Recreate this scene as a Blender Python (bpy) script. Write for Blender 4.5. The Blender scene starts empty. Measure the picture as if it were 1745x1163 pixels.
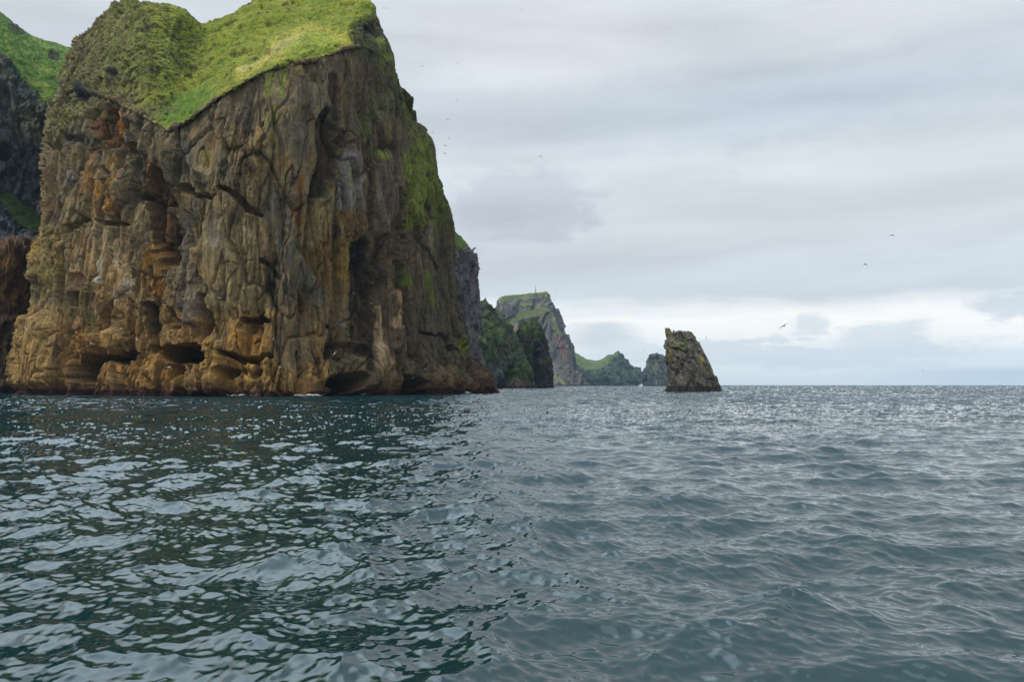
import bpy, math, random
import numpy as np
from mathutils import Vector, Matrix

F32 = np.float32
rad = math.radians
sc = bpy.context.scene

# ------------------------------------------------------------------ camera
W0, H0 = 1745.0, 1163.0          # pixel frame the measurements were taken in
CAM_H = 3.5
LENS = 28.0
FPX = W0 * LENS / 36.0
HOR = 656.2
TILT = math.atan((HOR - H0 / 2) / FPX)
cd = bpy.data.cameras.new('camera')
cam = bpy.data.objects.new('camera', cd)
sc.collection.objects.link(cam)
cd.lens = LENS; cd.sensor_width = 36.0
cd.clip_start = 0.2; cd.clip_end = 30000
cam.location = (0, 0, CAM_H)
cam.rotation_euler = (math.pi / 2 + TILT, 0, 0)
sc.camera = cam

# ------------------------------------------------------------------ node helper
class N:
    def __init__(s, nt): s.t = nt; s.l = nt.links
    def n(s, typ, **kw):
        nd = s.t.nodes.new(typ)
        for k, v in kw.items():
            if k == 'ins':
                for kk, vv in v.items(): s.put(nd, kk, vv)
            else: setattr(nd, k, v)
        return nd
    def put(s, nd, key, v):
        sock = nd.inputs[key]
        if isinstance(v, bpy.types.NodeSocket): s.l.new(v, sock)
        elif isinstance(v, bpy.types.Node): s.l.new(v.outputs[0], sock)
        else: sock.default_value = v
    def m(s, op, a, b=0.0, c=0.0, clamp=False):
        nd = s.n('ShaderNodeMath', operation=op); nd.use_clamp = clamp
        s.put(nd, 0, a); s.put(nd, 1, b); s.put(nd, 2, c)
        return nd.outputs[0]
    def sm(s, v, lo, hi, a=0.0, b=1.0):
        nd = s.n('ShaderNodeMapRange', interpolation_type='SMOOTHSTEP')
        for k, x in enumerate((v, lo, hi, a, b)): s.put(nd, k, x)
        return nd.outputs[0]
    def noise(s, vec, scale, detail=4, rough=0.55, dist=0.0, dim='3D'):
        nd = s.n('ShaderNodeTexNoise', noise_dimensions=dim)
        s.put(nd, 'Vector', vec); s.put(nd, 'Scale', scale); s.put(nd, 'Detail', detail)
        s.put(nd, 'Roughness', rough); s.put(nd, 'Distortion', dist)
        return nd.outputs['Fac']
    def mix(s, f, a, b, blend='MIX'):
        nd = s.n('ShaderNodeMix', data_type='RGBA', blend_type=blend)
        s.put(nd, 0, f); s.put(nd, 6, a); s.put(nd, 7, b)
        return nd.outputs[2]
    def xyz(s, x, y, z):
        nd = s.n('ShaderNodeCombineXYZ'); s.put(nd, 0, x); s.put(nd, 1, y); s.put(nd, 2, z)
        return nd.outputs[0]

def lin(c):
    c = np.asarray(c, float) / 255.0
    return np.where(c <= 0.04045, c / 12.92, ((c + 0.055) / 1.055) ** 2.4)
def rgba(c, k=1.0):
    v = lin(c) * k
    return (float(v[0]), float(v[1]), float(v[2]), 1.0)

# ------------------------------------------------------------------ world: overcast sky
SUN_EL, SUN_AZ = 48.0, -116.0    # azimuth from +Y towards +X : the light comes from behind, on the left
world = bpy.data.worlds.new('World'); sc.world = world; world.use_nodes = True
wt = world.node_tree; wt.nodes.clear(); w = N(wt)
tc = w.n('ShaderNodeTexCoord')
sep = w.n('ShaderNodeSeparateXYZ'); w.put(sep, 0, tc.outputs['Generated'])
X, Y, Z = sep.outputs
elev = w.m('MULTIPLY', w.m('ARCSINE', Z), 57.2958)
azim = w.m('MULTIPLY', w.m('ARCTAN2', X, Y), 57.2958)
zz = w.m('ADD', w.m('MAXIMUM', Z, 0.0), 0.06)
plane = w.xyz(w.m('DIVIDE', X, zz), w.m('DIVIDE', Y, zz), 0.0)
n1 = w.noise(plane, 0.55, 6, 0.55, 0.6)                      # broad cloud cells
n2 = w.noise(w.xyz(w.m('MULTIPLY', azim, 0.045), w.m('MULTIPLY', elev, 0.30), 3.0), 1.0, 5, 0.5, 0.3)   # long streaks
n3 = w.noise(w.xyz(w.m('MULTIPLY', azim, 0.20), w.m('MULTIPLY', elev, 0.42), 9.0), 1.0, 9, 0.62, 0.6)    # puffs
n4 = w.noise(w.xyz(w.m('MULTIPLY', azim, 0.12), w.m('MULTIPLY', elev, 0.9), 21.0), 1.0, 4, 0.5, 0.0)
n5 = w.noise(w.xyz(w.m('MULTIPLY', azim, 0.5), w.m('MULTIPLY', elev, 0.8), 31.0), 1.0, 9, 0.62, 0.3)
n6 = w.noise(w.xyz(w.m('MULTIPLY', azim, 0.35), w.m('MULTIPLY', elev, 0.9), 47.0), 1.0, 9, 0.62, 0.3)
c0 = lambda n, k: w.m('MULTIPLY', w.m('SUBTRACT', n, 0.5), k)
ev = w.m('ADD', w.m('ADD', elev, c0(n3, 1.6)), c0(n4, 1.2))
ramp = w.n('ShaderNodeValToRGB')
w.put(ramp, 0, w.m('DIVIDE', ev, 40.0))
cr = ramp.color_ramp
stops = [(-1, (196, 212, 220)), (0.6, (210, 221, 226)), (2.0, (224, 231, 233)), (3.0, (245, 246, 243)), (4.6, (253, 252, 248)),
         (5.5, (231, 235, 237)), (6.1, (207, 215, 221)), (8.5, (202, 210, 217)), (11, (211, 218, 224)), (14, (208, 216, 222)),
         (19, (201, 209, 217)), (25, (206, 213, 220)), (30, (212, 219, 226))]
cr.elements[0].position = 0.0; cr.elements[0].color = rgba(stops[1][1])
cr.elements[1].position = 1.0; cr.elements[1].color = rgba((206, 225, 240))
for e_, c_ in stops[2:]:
    el = cr.elements.new(e_ / 40.0); el.color = rgba(c_)
col = ramp.outputs[0]
def blob(az, e, ra, re, warp=1.0, s0=1.25, s1=0.2):
    da = w.m('DIVIDE', w.m('ADD', w.m('ADD', w.m('SUBTRACT', azim, az), c0(n3, 9.0 * warp)), c0(n5, 7.0 * warp)), ra)
    de = w.m('DIVIDE', w.m('ADD', w.m('ADD', w.m('SUBTRACT', elev, e), c0(n1, 5.0 * warp)), c0(n6, 4.5 * warp)), re)
    d = w.m('SQRT', w.m('ADD', w.m('MULTIPLY', da, da), w.m('MULTIPLY', de, de)))
    return w.sm(d, s0, s1)
def lay(mask, c, k):
    global col
    col = w.mix(w.m('MULTIPLY', mask, k), col, rgba(c))
lay(blob(1.0, 13.0, 6.2, 3.0, 0.9, 1.08, .62), (188, 196, 204), 0.7)      # darker cloud beside the cliff
lay(blob(-3.0, 11.5, 7.0, 2.5), (184, 192, 201), 0.6)
lay(blob(13, 19, 17, 2.6), (192, 204, 214), 0.55)
lay(blob(25, 18.5, 14, 2.4), (188, 201, 211), 0.55)
lay(blob(2, 24, 12, 4), (219, 221, 226), 0.5)
lay(blob(24, 24, 12, 3), (217, 221, 227), 0.5)
lay(blob(16, 15, 12, 1.5), (218, 222, 228), 0.6)
lay(blob(6.5, 14.6, 3.0, 2.2, .5), (213, 218, 225), 0.7)
lay(blob(20.2, 4.2, 2.0, 1.1, 0.55, 1.1, .5), (212, 220, 226), 0.75)
lay(blob(25.0, 3.2, 2.8, .8, 0.6, 1.2, .3), (211, 219, 226), 0.75)
lay(blob(19, 2.1, 15, 1.0, 0.8, 1.15, .5), (212, 220, 225), 0.85)
lay(blob(32.5, 4.8, 3.0, 1.4, 0.6, 1.1, .5), (205, 214, 222), 0.85)
lay(blob(6.5, 3.4, 3.4, 1.2, 0.4), (205, 213, 219), 0.85)
lay(blob(18, 1.5, 8, 0.45, 0.25), (206, 216, 222), 0.7)
lay(w.m('MULTIPLY', w.sm(azim, 22.5, 31), w.sm(elev, 1.25, 0.75)), (186, 202, 218), 0.8)     # far rain
lay(w.sm(elev, 0.9, 0.0), (200, 215, 222), 0.35)
mod = w.m('ADD', 1.0, w.m('ADD', w.m('MULTIPLY', c0(n2, 0.55), w.sm(elev, 4.5, 6.5)), c0(n3, 0.07)))
colm = w.n('ShaderNodeVectorMath', operation='SCALE'); w.put(colm, 0, col); w.put(colm, 'Scale', mod)
# unseen brightness added high on the left for water glints; mild lift overhead
up = w.m('ADD', w.m('ADD', 1.0, w.m('ADD', w.m('MULTIPLY', w.m('SUBTRACT', w.sm(elev, 25, 38, 0.0, 1.9), w.sm(elev, 48, 70, 0.0, .9)), w.sm(azim, -1, -17, 0.0, 1.0)), w.sm(elev, 40, 80, 0.0, .35))), w.m('MULTIPLY', w.m('MULTIPLY', w.sm(elev, 24, 40), w.sm(azim, -1, -17, .08, 1.0)), c0(n1, 1.3)))
col2 = w.n('ShaderNodeVectorMath', operation='SCALE'); w.put(col2, 0, colm.outputs[0]); w.put(col2, 'Scale', up)
SKY_K = 0.10
cl = w.n('ShaderNodeVectorMath', operation='SCALE'); w.put(cl, 0, col2.outputs[0]); w.put(cl, 'Scale', 1.0 / SKY_K)
sky = w.n('ShaderNodeTexSky', sky_type='NISHITA')
sky.sun_disc = False; sky.sun_elevation = rad(SUN_EL); sky.sun_rotation = rad(SUN_AZ)
bgcol = w.mix(0.96, sky.outputs[0], cl.outputs[0])               # thin share of blue sky behind the deck
bg = w.n('ShaderNodeBackground'); w.put(bg, 'Color', bgcol); w.put(bg, 'Strength', SKY_K)
wo = w.n('ShaderNodeOutputWorld'); w.l.new(bg.outputs[0], wo.inputs[0])

sl = bpy.data.lights.new('sun', 'SUN'); sun = bpy.data.objects.new('sun', sl); sc.collection.objects.link(sun)
sl.energy = 1.5; sl.angle = rad(10); sl.color = (1.0, 0.95, 0.86)
sd = Vector((math.sin(rad(SUN_AZ)) * math.cos(rad(SUN_EL)), math.cos(rad(SUN_AZ)) * math.cos(rad(SUN_EL)), math.sin(rad(SUN_EL))))
sun.rotation_euler = (-sd).to_track_quat('-Z', 'Y').to_euler(); sun.location = (0, 0, 400)

sc.view_settings.view_transform = 'Standard'; sc.view_settings.look = 'None'
sc.view_settings.gamma = 1.0; sc.view_settings.exposure = 0.13
sc.cycles.max_bounces = 6; sc.cycles.diffuse_bounces = 3; sc.cycles.glossy_bounces = 3
sc.cycles.transmission_bounces = 2; sc.cycles.volume_bounces = 1
sc.cycles.use_denoising = True

# ------------------------------------------------------------------ geometry helpers
CT, ST = math.cos(TILT), math.sin(TILT)
def P(px, py, D):
    """world point seen at measured pixel (px,py) standing D metres in front of the camera"""
    xc = (px - W0 / 2) / FPX; yc = (H0 / 2 - py) / FPX
    dy = CT - yc * ST; dz = ST + yc * CT
    return (xc / dy * D, D, CAM_H + dz / dy * D)
def proj(p):
    x, y, z = p[..., 0], p[..., 1], p[..., 2] - CAM_H
    f = y * CT + z * ST; u = -y * ST + z * CT
    f = np.maximum(f, 1.0)
    return (W0 / 2 + FPX * x / f).astype(F32), (H0 / 2 - FPX * u / f).astype(F32)

_rng = np.random.RandomState(7)
_PERM = np.concatenate([_rng.permutation(1024)] * 2).astype(np.int32)
_G = _rng.normal(size=(1024, 3)); _G /= np.linalg.norm(_G, axis=1)[:, None]; _G = (_G * 1.5).astype(F32)
def perlin(x, y, z, seed=0):
    x = np.asarray(x, F32) + F32(seed * 17.31); y = np.asarray(y, F32) + F32(seed * 5.77); z = np.asarray(z, F32) + F32(seed * 11.13)
    xi = np.floor(x); yi = np.floor(y); zi = np.floor(z)
    fx = x - xi; fy = y - yi; fz = z - zi
    xi = xi.astype(np.int32) & 1023; yi = yi.astype(np.int32) & 1023; zi = zi.astype(np.int32) & 1023
    fade = lambda t: t * t * t * (t * (t * 6 - 15) + 10)
    u, v, s = fade(fx), fade(fy), fade(fz)
    def g(a, b, c):
        h = _PERM[(_PERM[(_PERM[(xi + a) & 1023] + yi + b) & 1023] + zi + c) & 1023]
        gr = _G[h]
        return gr[..., 0] * (fx - a) + gr[..., 1] * (fy - b) + gr[..., 2] * (fz - c)
    l = lambda a, b, t: a + t * (b - a)
    return l(l(l(g(0, 0, 0), g(1, 0, 0), u), l(g(0, 1, 0), g(1, 1, 0), u), v),
             l(l(g(0, 0, 1), g(1, 0, 1), u), l(g(0, 1, 1), g(1, 1, 1), u), v), s)
def fbm(x, y, z, seed=0, oct=4, gain=0.5, ridged=False):
    s = 0; a = 1.0; t = 0
    for i in range(oct):
        n = perlin(x * 2 ** i, y * 2 ** i, z * 2 ** i, seed + i * 3.7)
        if ridged: n = 1 - 2 * np.abs(n) * 1.4
        s = s + a * n; t += a; a *= gain
    return s / t
def cells(x, y, z, seed=0):
    """worley: returns F1, F2, random id value of the nearest cell"""
    x = np.asarray(x, F32); y = np.asarray(y, F32); z = np.asarray(z, F32)
    xi = np.floor(x).astype(np.int32); yi = np.floor(y).astype(np.int32); zi = np.floor(z).astype(np.int32)
    f1 = np.full(x.shape, 9, F32); f2 = np.full(x.shape, 9, F32); idv = np.zeros(x.shape, F32)
    J = np.random.RandomState(int(seed) + 50).rand(1024, 4).astype(F32)
    for a in (-1, 0, 1):
        for b in (-1, 0, 1):
            for c in (-1, 0, 1):
                h = _PERM[(_PERM[(_PERM[(xi + a) & 1023] + yi + b) & 1023] + zi + c) & 1023]
                j = J[h]
                d = (xi + a + j[..., 0] - x) ** 2 + (yi + b + j[..., 1] - y) ** 2 + (zi + c + j[..., 2] - z) ** 2
                m = d < f1
                f2 = np.where(m, f1, np.minimum(f2, d)); idv = np.where(m, j[..., 3], idv); f1 = np.where(m, d, f1)
    return np.sqrt(f1), np.sqrt(f2), idv
def facets(x, y, z, seed=0, tilt=1.0):
    """planar broken-rock facets: every worley cell is a tilted plane with its own offset, about -1..1"""
    x = np.asarray(x, F32); y = np.asarray(y, F32); z = np.asarray(z, F32)
    xi = np.floor(x).astype(np.int32); yi = np.floor(y).astype(np.int32); zi = np.floor(z).astype(np.int32)
    f1 = np.full(x.shape, 9, F32); f2 = np.full(x.shape, 9, F32); val = np.zeros(x.shape, F32)
    J = np.random.RandomState(int(seed) + 90).rand(1024, 7).astype(F32)
    for a in (-1, 0, 1):
        for b in (-1, 0, 1):
            for c in (-1, 0, 1):
                h = _PERM[(_PERM[(_PERM[(xi + a) & 1023] + yi + b) & 1023] + zi + c) & 1023]
                j = J[h]
                rx = x - xi - a - j[..., 0]; ry = y - yi - b - j[..., 1]; rz = z - zi - c - j[..., 2]
                d = rx * rx + ry * ry + rz * rz
                m = d < f1
                v = (j[..., 3] - .5) * 1.3 + tilt * ((j[..., 4] - .5) * rx * 2.4 + (j[..., 5] - .5) * ry * 2.4 + (j[..., 6] - .5) * rz * 1.6)
                f2 = np.where(m, f1, np.minimum(f2, d)); val = np.where(m, v, val); f1 = np.where(m, d, f1)
    return val, np.sqrt(f2) - np.sqrt(f1)
def sst(v, lo, hi):
    t = np.clip((v - lo) / (hi - lo), 0, 1); return t * t * (3 - 2 * t)

def catmull(A, t):
    """A: (n,...) control rows, t: positions in 0..n-1"""
    n = A.shape[0]; i = np.clip(np.floor(t).astype(int), 0, n - 2); f = (t - i)
    p1 = A[i]; p2 = A[i + 1]; p0 = A[np.maximum(i - 1, 0)]; p3 = A[np.minimum(i + 2, n - 1)]
    sh = (-1,) + (1,) * (A.ndim - 1); f = f.reshape(sh)
    return 0.5 * (2 * p1 + (p2 - p0) * f + (2 * p0 - 5 * p1 + 4 * p2 - p3) * f * f + (3 * p1 - p0 - 3 * p2 + p3) * f ** 3)
def surface(net, sub_c, sub_r):
    """net (cols, rows, 3) -> dense grid + parameters; sub_* = subdivisions per span"""
    net = np.asarray(net, float)
    tc_ = np.concatenate([i + np.arange(k) / k for i, k in enumerate(sub_c)] + [[len(sub_c)]])
    tr_ = np.concatenate([i + np.arange(k) / k for i, k in enumerate(sub_r)] + [[len(sub_r)]])
    a = catmull(net, tc_)
    b = catmull(a.transpose(1, 0, 2), tr_).transpose(1, 0, 2)
    C_, R_ = np.meshgrid(tc_, tr_, indexing='ij')
    return b.astype(F32), C_.astype(F32), R_.astype(F32)
def grid_normals(p, wrap=False):
    if wrap:
        du = np.roll(p, -1, 0) - np.roll(p, 1, 0)
    else: du = np.gradient(p, axis=0)
    dv = np.gradient(p, axis=1)
    n = np.cross(du, dv); l = np.linalg.norm(n, axis=-1, keepdims=True)
    return (n / np.maximum(l, 1e-9)).astype(F32)

def grid_faces(nc, nr, wrap=False):
    i = np.arange(nc if wrap else nc - 1); j = np.arange(nr - 1)
    I, J = np.meshgrid(i, j, indexing='ij'); I2 = (I + 1) % nc
    return np.stack([I * nr + J, I2 * nr + J, I2 * nr + J + 1, I * nr + J + 1], -1).reshape(-1, 4)

def link_mesh(name, verts, faces, mat, col=None, extra=None, parent=None, smooth=True):
    me = bpy.data.meshes.new(name)
    verts = np.ascontiguousarray(verts, F32).reshape(-1, 3); faces = np.ascontiguousarray(faces, np.int32)
    k = faces.shape[1]
    me.vertices.add(len(verts)); me.vertices.foreach_set('co', verts.ravel())
    me.loops.add(faces.size); me.loops.foreach_set('vertex_index', faces.ravel())
    me.polygons.add(len(faces)); me.polygons.foreach_set('loop_start', np.arange(0, faces.size, k, dtype=np.int32))
    if smooth: me.polygons.foreach_set('use_smooth', np.ones(len(faces), bool))
    me.update(calc_edges=True)
    if col is not None:
        at = me.attributes.new('albedo', 'FLOAT_COLOR', 'POINT')
        c4 = np.ones((len(verts), 4), F32); c4[:, :3] = np.asarray(col, F32).reshape(-1, 3); at.data.foreach_set('color', c4.ravel())
    if extra:
        for kx, vx in extra.items():
            at = me.attributes.new(kx, 'FLOAT', 'POINT'); at.data.foreach_set('value', np.ascontiguousarray(vx, F32).ravel())
    me.materials.append(mat)
    o = bpy.data.objects.new(name, me); sc.collection.objects.link(o)
    if parent: o.parent = parent
    return o
def sub_mesh(verts, faces, mask_f, col):
    f = faces[mask_f]; used = np.unique(f); remap = np.zeros(len(verts), np.int32); remap[used] = np.arange(len(used))
    return verts[used], remap[f], col[used]
def tag(o, label=None, cat=None, group=None, kind=None):
    if kind: o['kind'] = kind
    if label: o['label'] = label
    if cat: o['category'] = cat
    if group: o['group'] = group
    return o

# painting / carving tools: a stroke is a polyline measured on the surface, with a width at every point
class Paint:
    def __init__(s, px, py, p, warp=2.5, wf=0.12):
        s.shape = px.shape
        x, y, z = p[..., 0], p[..., 1], p[..., 2]
        wx = fbm(x * wf, y * wf, z * wf, 31, 4, 0.6); wy = fbm(x * wf, y * wf, z * wf, 47, 4, 0.6)
        s.px = px + warp * wx * 2; s.py = py + warp * wy * 2
        s.tex = fbm(x * 0.5, y * 0.5, z * 0.22, 63, 4, 0.62)
    def stroke(s, pts, soft=0.3):
        """pts: [(px,py,halfwidth),...] one point = disc; halfwidth may be (rx,ry) for a one-point stroke"""
        out = np.zeros(s.shape, F32)
        if len(pts) == 1:
            x, y, r = pts[0]; rx, ry = r if isinstance(r, tuple) else (r, r)
            d = np.sqrt(((s.px - x) / rx) ** 2 + ((s.py - y) / ry) ** 2)
            return 1 - sst(d, 1 - soft, 1 + soft)
        xs = [q[0] for q in pts]; ys = [q[1] for q in pts]; r = max(q[2] for q in pts) * (1 + soft) + 1
        m = (s.px > min(xs) - r) & (s.px < max(xs) + r) & (s.py > min(ys) - r) & (s.py < max(ys) + r)
        if not m.any(): return out
        px = s.px[m]; py = s.py[m]; best = np.full(px.shape, 9, F32)
        for (x0, y0, r0), (x1, y1, r1) in zip(pts[:-1], pts[1:]):
            dx, dy = x1 - x0, y1 - y0; L = dx * dx + dy * dy + 1e-6
            t = np.clip(((px - x0) * dx + (py - y0) * dy) / L, 0, 1)
            d = np.hypot(px - x0 - t * dx, py - y0 - t * dy) / (r0 + t * (r1 - r0))
            best = np.minimum(best, d)
        out[m] = 1 - sst(best, 1 - soft, 1 + soft)
        return out
def mixc(c, mask, rgb, k=1.0):
    return c + (lin(rgb).astype(F32) - c) * (mask * k)[..., None]

# ------------------------------------------------------------------ materials
def earth_material(name, bump_d=0.35, scale=1.0, rough=0.9, tint=1.0):
    m = bpy.data.materials.new(name); m.use_nodes = True; nt = m.node_tree; nt.nodes.clear(); q = N(nt)
    at = q.n('ShaderNodeAttribute', attribute_name='albedo')
    g = q.n('ShaderNodeNewGeometry')
    mp = q.n('ShaderNodeMapping'); q.put(mp, 0, g.outputs['Position']); mp.inputs['Scale'].default_value = (1, 1, 0.5)
    nf = q.noise(mp.outputs[0], 1.3 * scale, 8, 0.74, 0.4)
    nb = q.noise(g.outputs['Position'], 3.1 * scale, 4, 0.6)
    f = q.sm(nf, 0.3, 0.72, 0.55, 1.42)
    f = q.m('MULTIPLY', f, tint)
    c = q.n('ShaderNodeVectorMath', operation='SCALE'); q.put(c, 0, at.outputs['Color']); q.put(c, 'Scale', f)
    b = q.n('ShaderNodeBump'); q.put(b, 'Height', q.m('ADD', nf, q.m('MULTIPLY', nb, 0.5))); b.inputs['Strength'].default_value = 1.0; b.inputs['Distance'].default_value = bump_d
    bs = q.n('ShaderNodeBsdfPrincipled'); q.put(bs, 'Base Color', c.outputs[0]); bs.inputs['Roughness'].default_value = rough
    bs.inputs['Specular IOR Level'].default_value = 0.25
    q.put(bs, 'Normal', b.outputs[0])
    o = q.n('ShaderNodeOutputMaterial'); q.l.new(bs.outputs[0], o.inputs[0])
    return m
M_ROCK = earth_material('cliff_rock', 0.5, 1.0)
M_GRASS = earth_material('hill_grass', 0.35, 1.6, 1.0)
M_FARROCK = earth_material('far_rock', 2.0, 0.25)
M_FARGRASS = earth_material('far_grass', 1.0, 0.3, 1.0)

def plain(name, rgb, rough=0.6, var=0.15, scale=3.0):
    m = bpy.data.materials.new(name); m.use_nodes = True; nt = m.node_tree; nt.nodes.clear(); q = N(nt)
    t = q.n('ShaderNodeTexCoord'); nf = q.noise(t.outputs['Object'], scale, 3)
    f = q.sm(nf, 0.3, 0.7, 1 - var, 1 + var)
    c = q.n('ShaderNodeVectorMath', operation='SCALE'); c.inputs[0].default_value = rgba(rgb)[:3]; q.put(c, 'Scale', f)
    bs = q.n('ShaderNodeBsdfPrincipled'); q.put(bs, 'Base Color', c.outputs[0]); bs.inputs['Roughness'].default_value = rough
    o = q.n('ShaderNodeOutputMaterial'); q.l.new(bs.outputs[0], o.inputs[0])
    return m

#@@SEA
# ------------------------------------------------------------------ sea
def wave_tile(n, L, lmin, lmax, slope, wind, spread, seed):
    r = np.random.RandomState(seed)
    k1 = np.fft.fftfreq(n, 1.0 / n) * 2 * np.pi / L
    KX, KY = np.meshgrid(k1, k1, indexing='ij'); K = np.hypot(KX, KY); K[0, 0] = 1
    ct = (KX * math.cos(wind) + KY * math.sin(wind)) / K
    lam = 2 * np.pi / K
    S = K ** -3.9 * ((1 - spread) * np.abs(ct) ** 4 + spread)
    S *= 1 / (1 + (lam / lmax) ** 8) * 1 / (1 + (lmin / lam) ** 8); S[0, 0] = 0
    h = np.sqrt(S) * (r.normal(size=K.shape) + 1j * r.normal(size=K.shape))
    f = lambda a: np.real(np.fft.ifft2(a))
    out = np.stack([f(h), f(-1j * KX / K * h), f(-1j * KY / K * h), f(1j * KX * h), f(1j * KY * h)], -1)
    s = np.sqrt((out[..., 3] ** 2 + out[..., 4] ** 2).mean())
    return (out * slope / s).astype(F32), L
def sample(tile, x, y, ang):
    T, L = tile; n = T.shape[0]
    c, s = math.cos(ang), math.sin(ang)
    u = ((x * c + y * s) / L * n); v = ((-x * s + y * c) / L * n)
    ui = np.floor(u).astype(np.int64); vi = np.floor(v).astype(np.int64); fu = (u - ui).astype(F32)[..., None]; fv = (v - vi).astype(F32)[..., None]
    u0 = ui % n; u1 = (ui + 1) % n; v0 = vi % n; v1 = (vi + 1) % n
    r = (T[u0, v0] * (1 - fu) + T[u1, v0] * fu) * (1 - fv) + (T[u0, v1] * (1 - fu) + T[u1, v1] * fu) * fv
    o = r.copy()
    for a, b in ((1, 2), (3, 4)):
        o[..., a] = r[..., a] * c - r[..., b] * s; o[..., b] = r[..., a] * s + r[..., b] * c
    return o
def build_sea():
    az = np.concatenate([np.linspace(-85, -38, 140)[:-1], np.linspace(-38, 38, 1750), np.linspace(38, 85, 140)[1:]])
    az = np.radians(az)
    inv = np.concatenate([np.linspace(1 / 2.5, 1 / 8.6, 180)[:-1], np.linspace(1 / 8.6, 1 / 6500.0, 1250)])
    d = 1 / inv
    A, Dm = np.meshgrid(az, d, indexing='ij')
    x = np.sin(A) * Dm; y = np.cos(A) * Dm
    gust = fbm(x * 0.035, y * 0.018, 0 * x, 5, 3).astype(F32)
    tA = wave_tile(512, 131.0, 4.0, 13.0, 0.060, rad(75), 0.25, 1)
    tB = wave_tile(1024, 41.0, 1.1, 4.2, 0.150, rad(82), 0.20, 2)
    tC = wave_tile(1024, 10.3, 0.17, 1.05, 0.150, rad(70), 0.40, 3)
    a = sample(tA, x, y, 0.0); b = sample(tB, x, y, 0.35); c = sample(tC, x, y, -0.5)
    # keep each wave band's slope everywhere, but drop its height where the grid can no longer carry it
    row = Dm * Dm / (CAM_H * 796.0) / 2.5
    fa = 1 - sst(row, 2.5, 8.0); fb = 1 - sst(row, 0.8, 3.0); fc = 1 - sst(row, 0.12, 0.5)
    wB = 1 + 0.35 * gust; wC = np.clip(0.85 + 1.3 * gust, 0.25, 1.8)
    H = a[..., 0] * fa + b[..., 0] * wB * fb + c[..., 0] * wC * fc
    choppy = 1.0
    dx = -(a[..., 1] * fa + b[..., 1] * wB * fb + c[..., 1] * wC * fc * 0.7) * choppy
    dy = -(a[..., 2] * fa + b[..., 2] * wB * fb + c[..., 2] * wC * fc * 0.7) * choppy
    H *= 1 - sst(Dm, 2500, 6500)
    v = np.stack([x + dx, y + dy, H], -1).astype(F32)
    nrm_g = grid_normals(v)
    if nrm_g[..., 2].mean() < 0: nrm_g = -nrm_g
    # add back the slope of the bands whose height was dropped
    sx = a[..., 3] * (1 - fa) + b[..., 3] * wB * (1 - fb) + c[..., 3] * wC * (1 - fc)
    sy = a[..., 4] * (1 - fa) + b[..., 4] * wB * (1 - fb) + c[..., 4] * wC * (1 - fc)
    far = 1.0
    n = nrm_g.copy(); n[..., 0] -= sx * far; n[..., 1] -= sy * far
    n[..., 1] -= .24 * sst(Dm, 35, 220)      # the faces one sees of far waves are their near sides
    n /= np.linalg.norm(n, axis=-1, keepdims=True)
    nc, nr = x.shape
    F = grid_faces(nc, nr)
    m = bpy.data.materials.new('sea_water'); m.use_nodes = True; nt = m.node_tree; nt.nodes.clear(); q = N(nt)
    g = q.n('ShaderNodeNewGeometry')
    sepp = q.n('ShaderNodeSeparateXYZ'); q.put(sepp, 0, g.outputs['Position'])
    mp = q.n('ShaderNodeMapping'); q.put(mp, 0, g.outputs['Position']); mp.inputs['Scale'].default_value = (1, 1, 0.0)
    big = q.noise(mp.outputs[0], 0.045, 3, 0.5)
    rip = q.noise(mp.outputs[0], 7.0, 2, 0.5, 0.6)
    patch = q.sm(big, 0.50, 0.66)
    bmp = q.n('ShaderNodeBump'); q.put(bmp, 'Height', rip); dist = q.n('ShaderNodeVectorMath', operation='LENGTH'); q.put(dist, 0, g.outputs['Position'])
    q.put(bmp, 'Strength', q.m('MULTIPLY', q.m('MULTIPLY', patch, 0.12), q.sm(dist.outputs['Value'], 90, 20))); bmp.inputs['Distance'].default_value = 0.05
    deep = q.mix(q.sm(q.noise(mp.outputs[0], 0.02, 2), 0.35, 0.65), (0.0002, 0.0205, 0.0205, 1), (0.0003, 0.0235, 0.0330, 1))
    bs = q.n('ShaderNodeBsdfPrincipled'); q.put(bs, 'Base Color', deep)
    bs.inputs['Roughness'].default_value = 0.03; bs.inputs['IOR'].default_value = 1.63
    q.put(bs, 'Normal', bmp.outputs[0])
    o = q.n('ShaderNodeOutputMaterial'); q.l.new(bs.outputs[0], o.inputs[0])
    ob = link_mesh('sea', v, F, m)
    ob.data.normals_split_custom_set_from_vertices(n.reshape(-1, 3))
    tag(ob, 'dark teal sea with short choppy waves reaching to the horizon', 'sea', kind='structure')
    return ob
build_sea()

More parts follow.
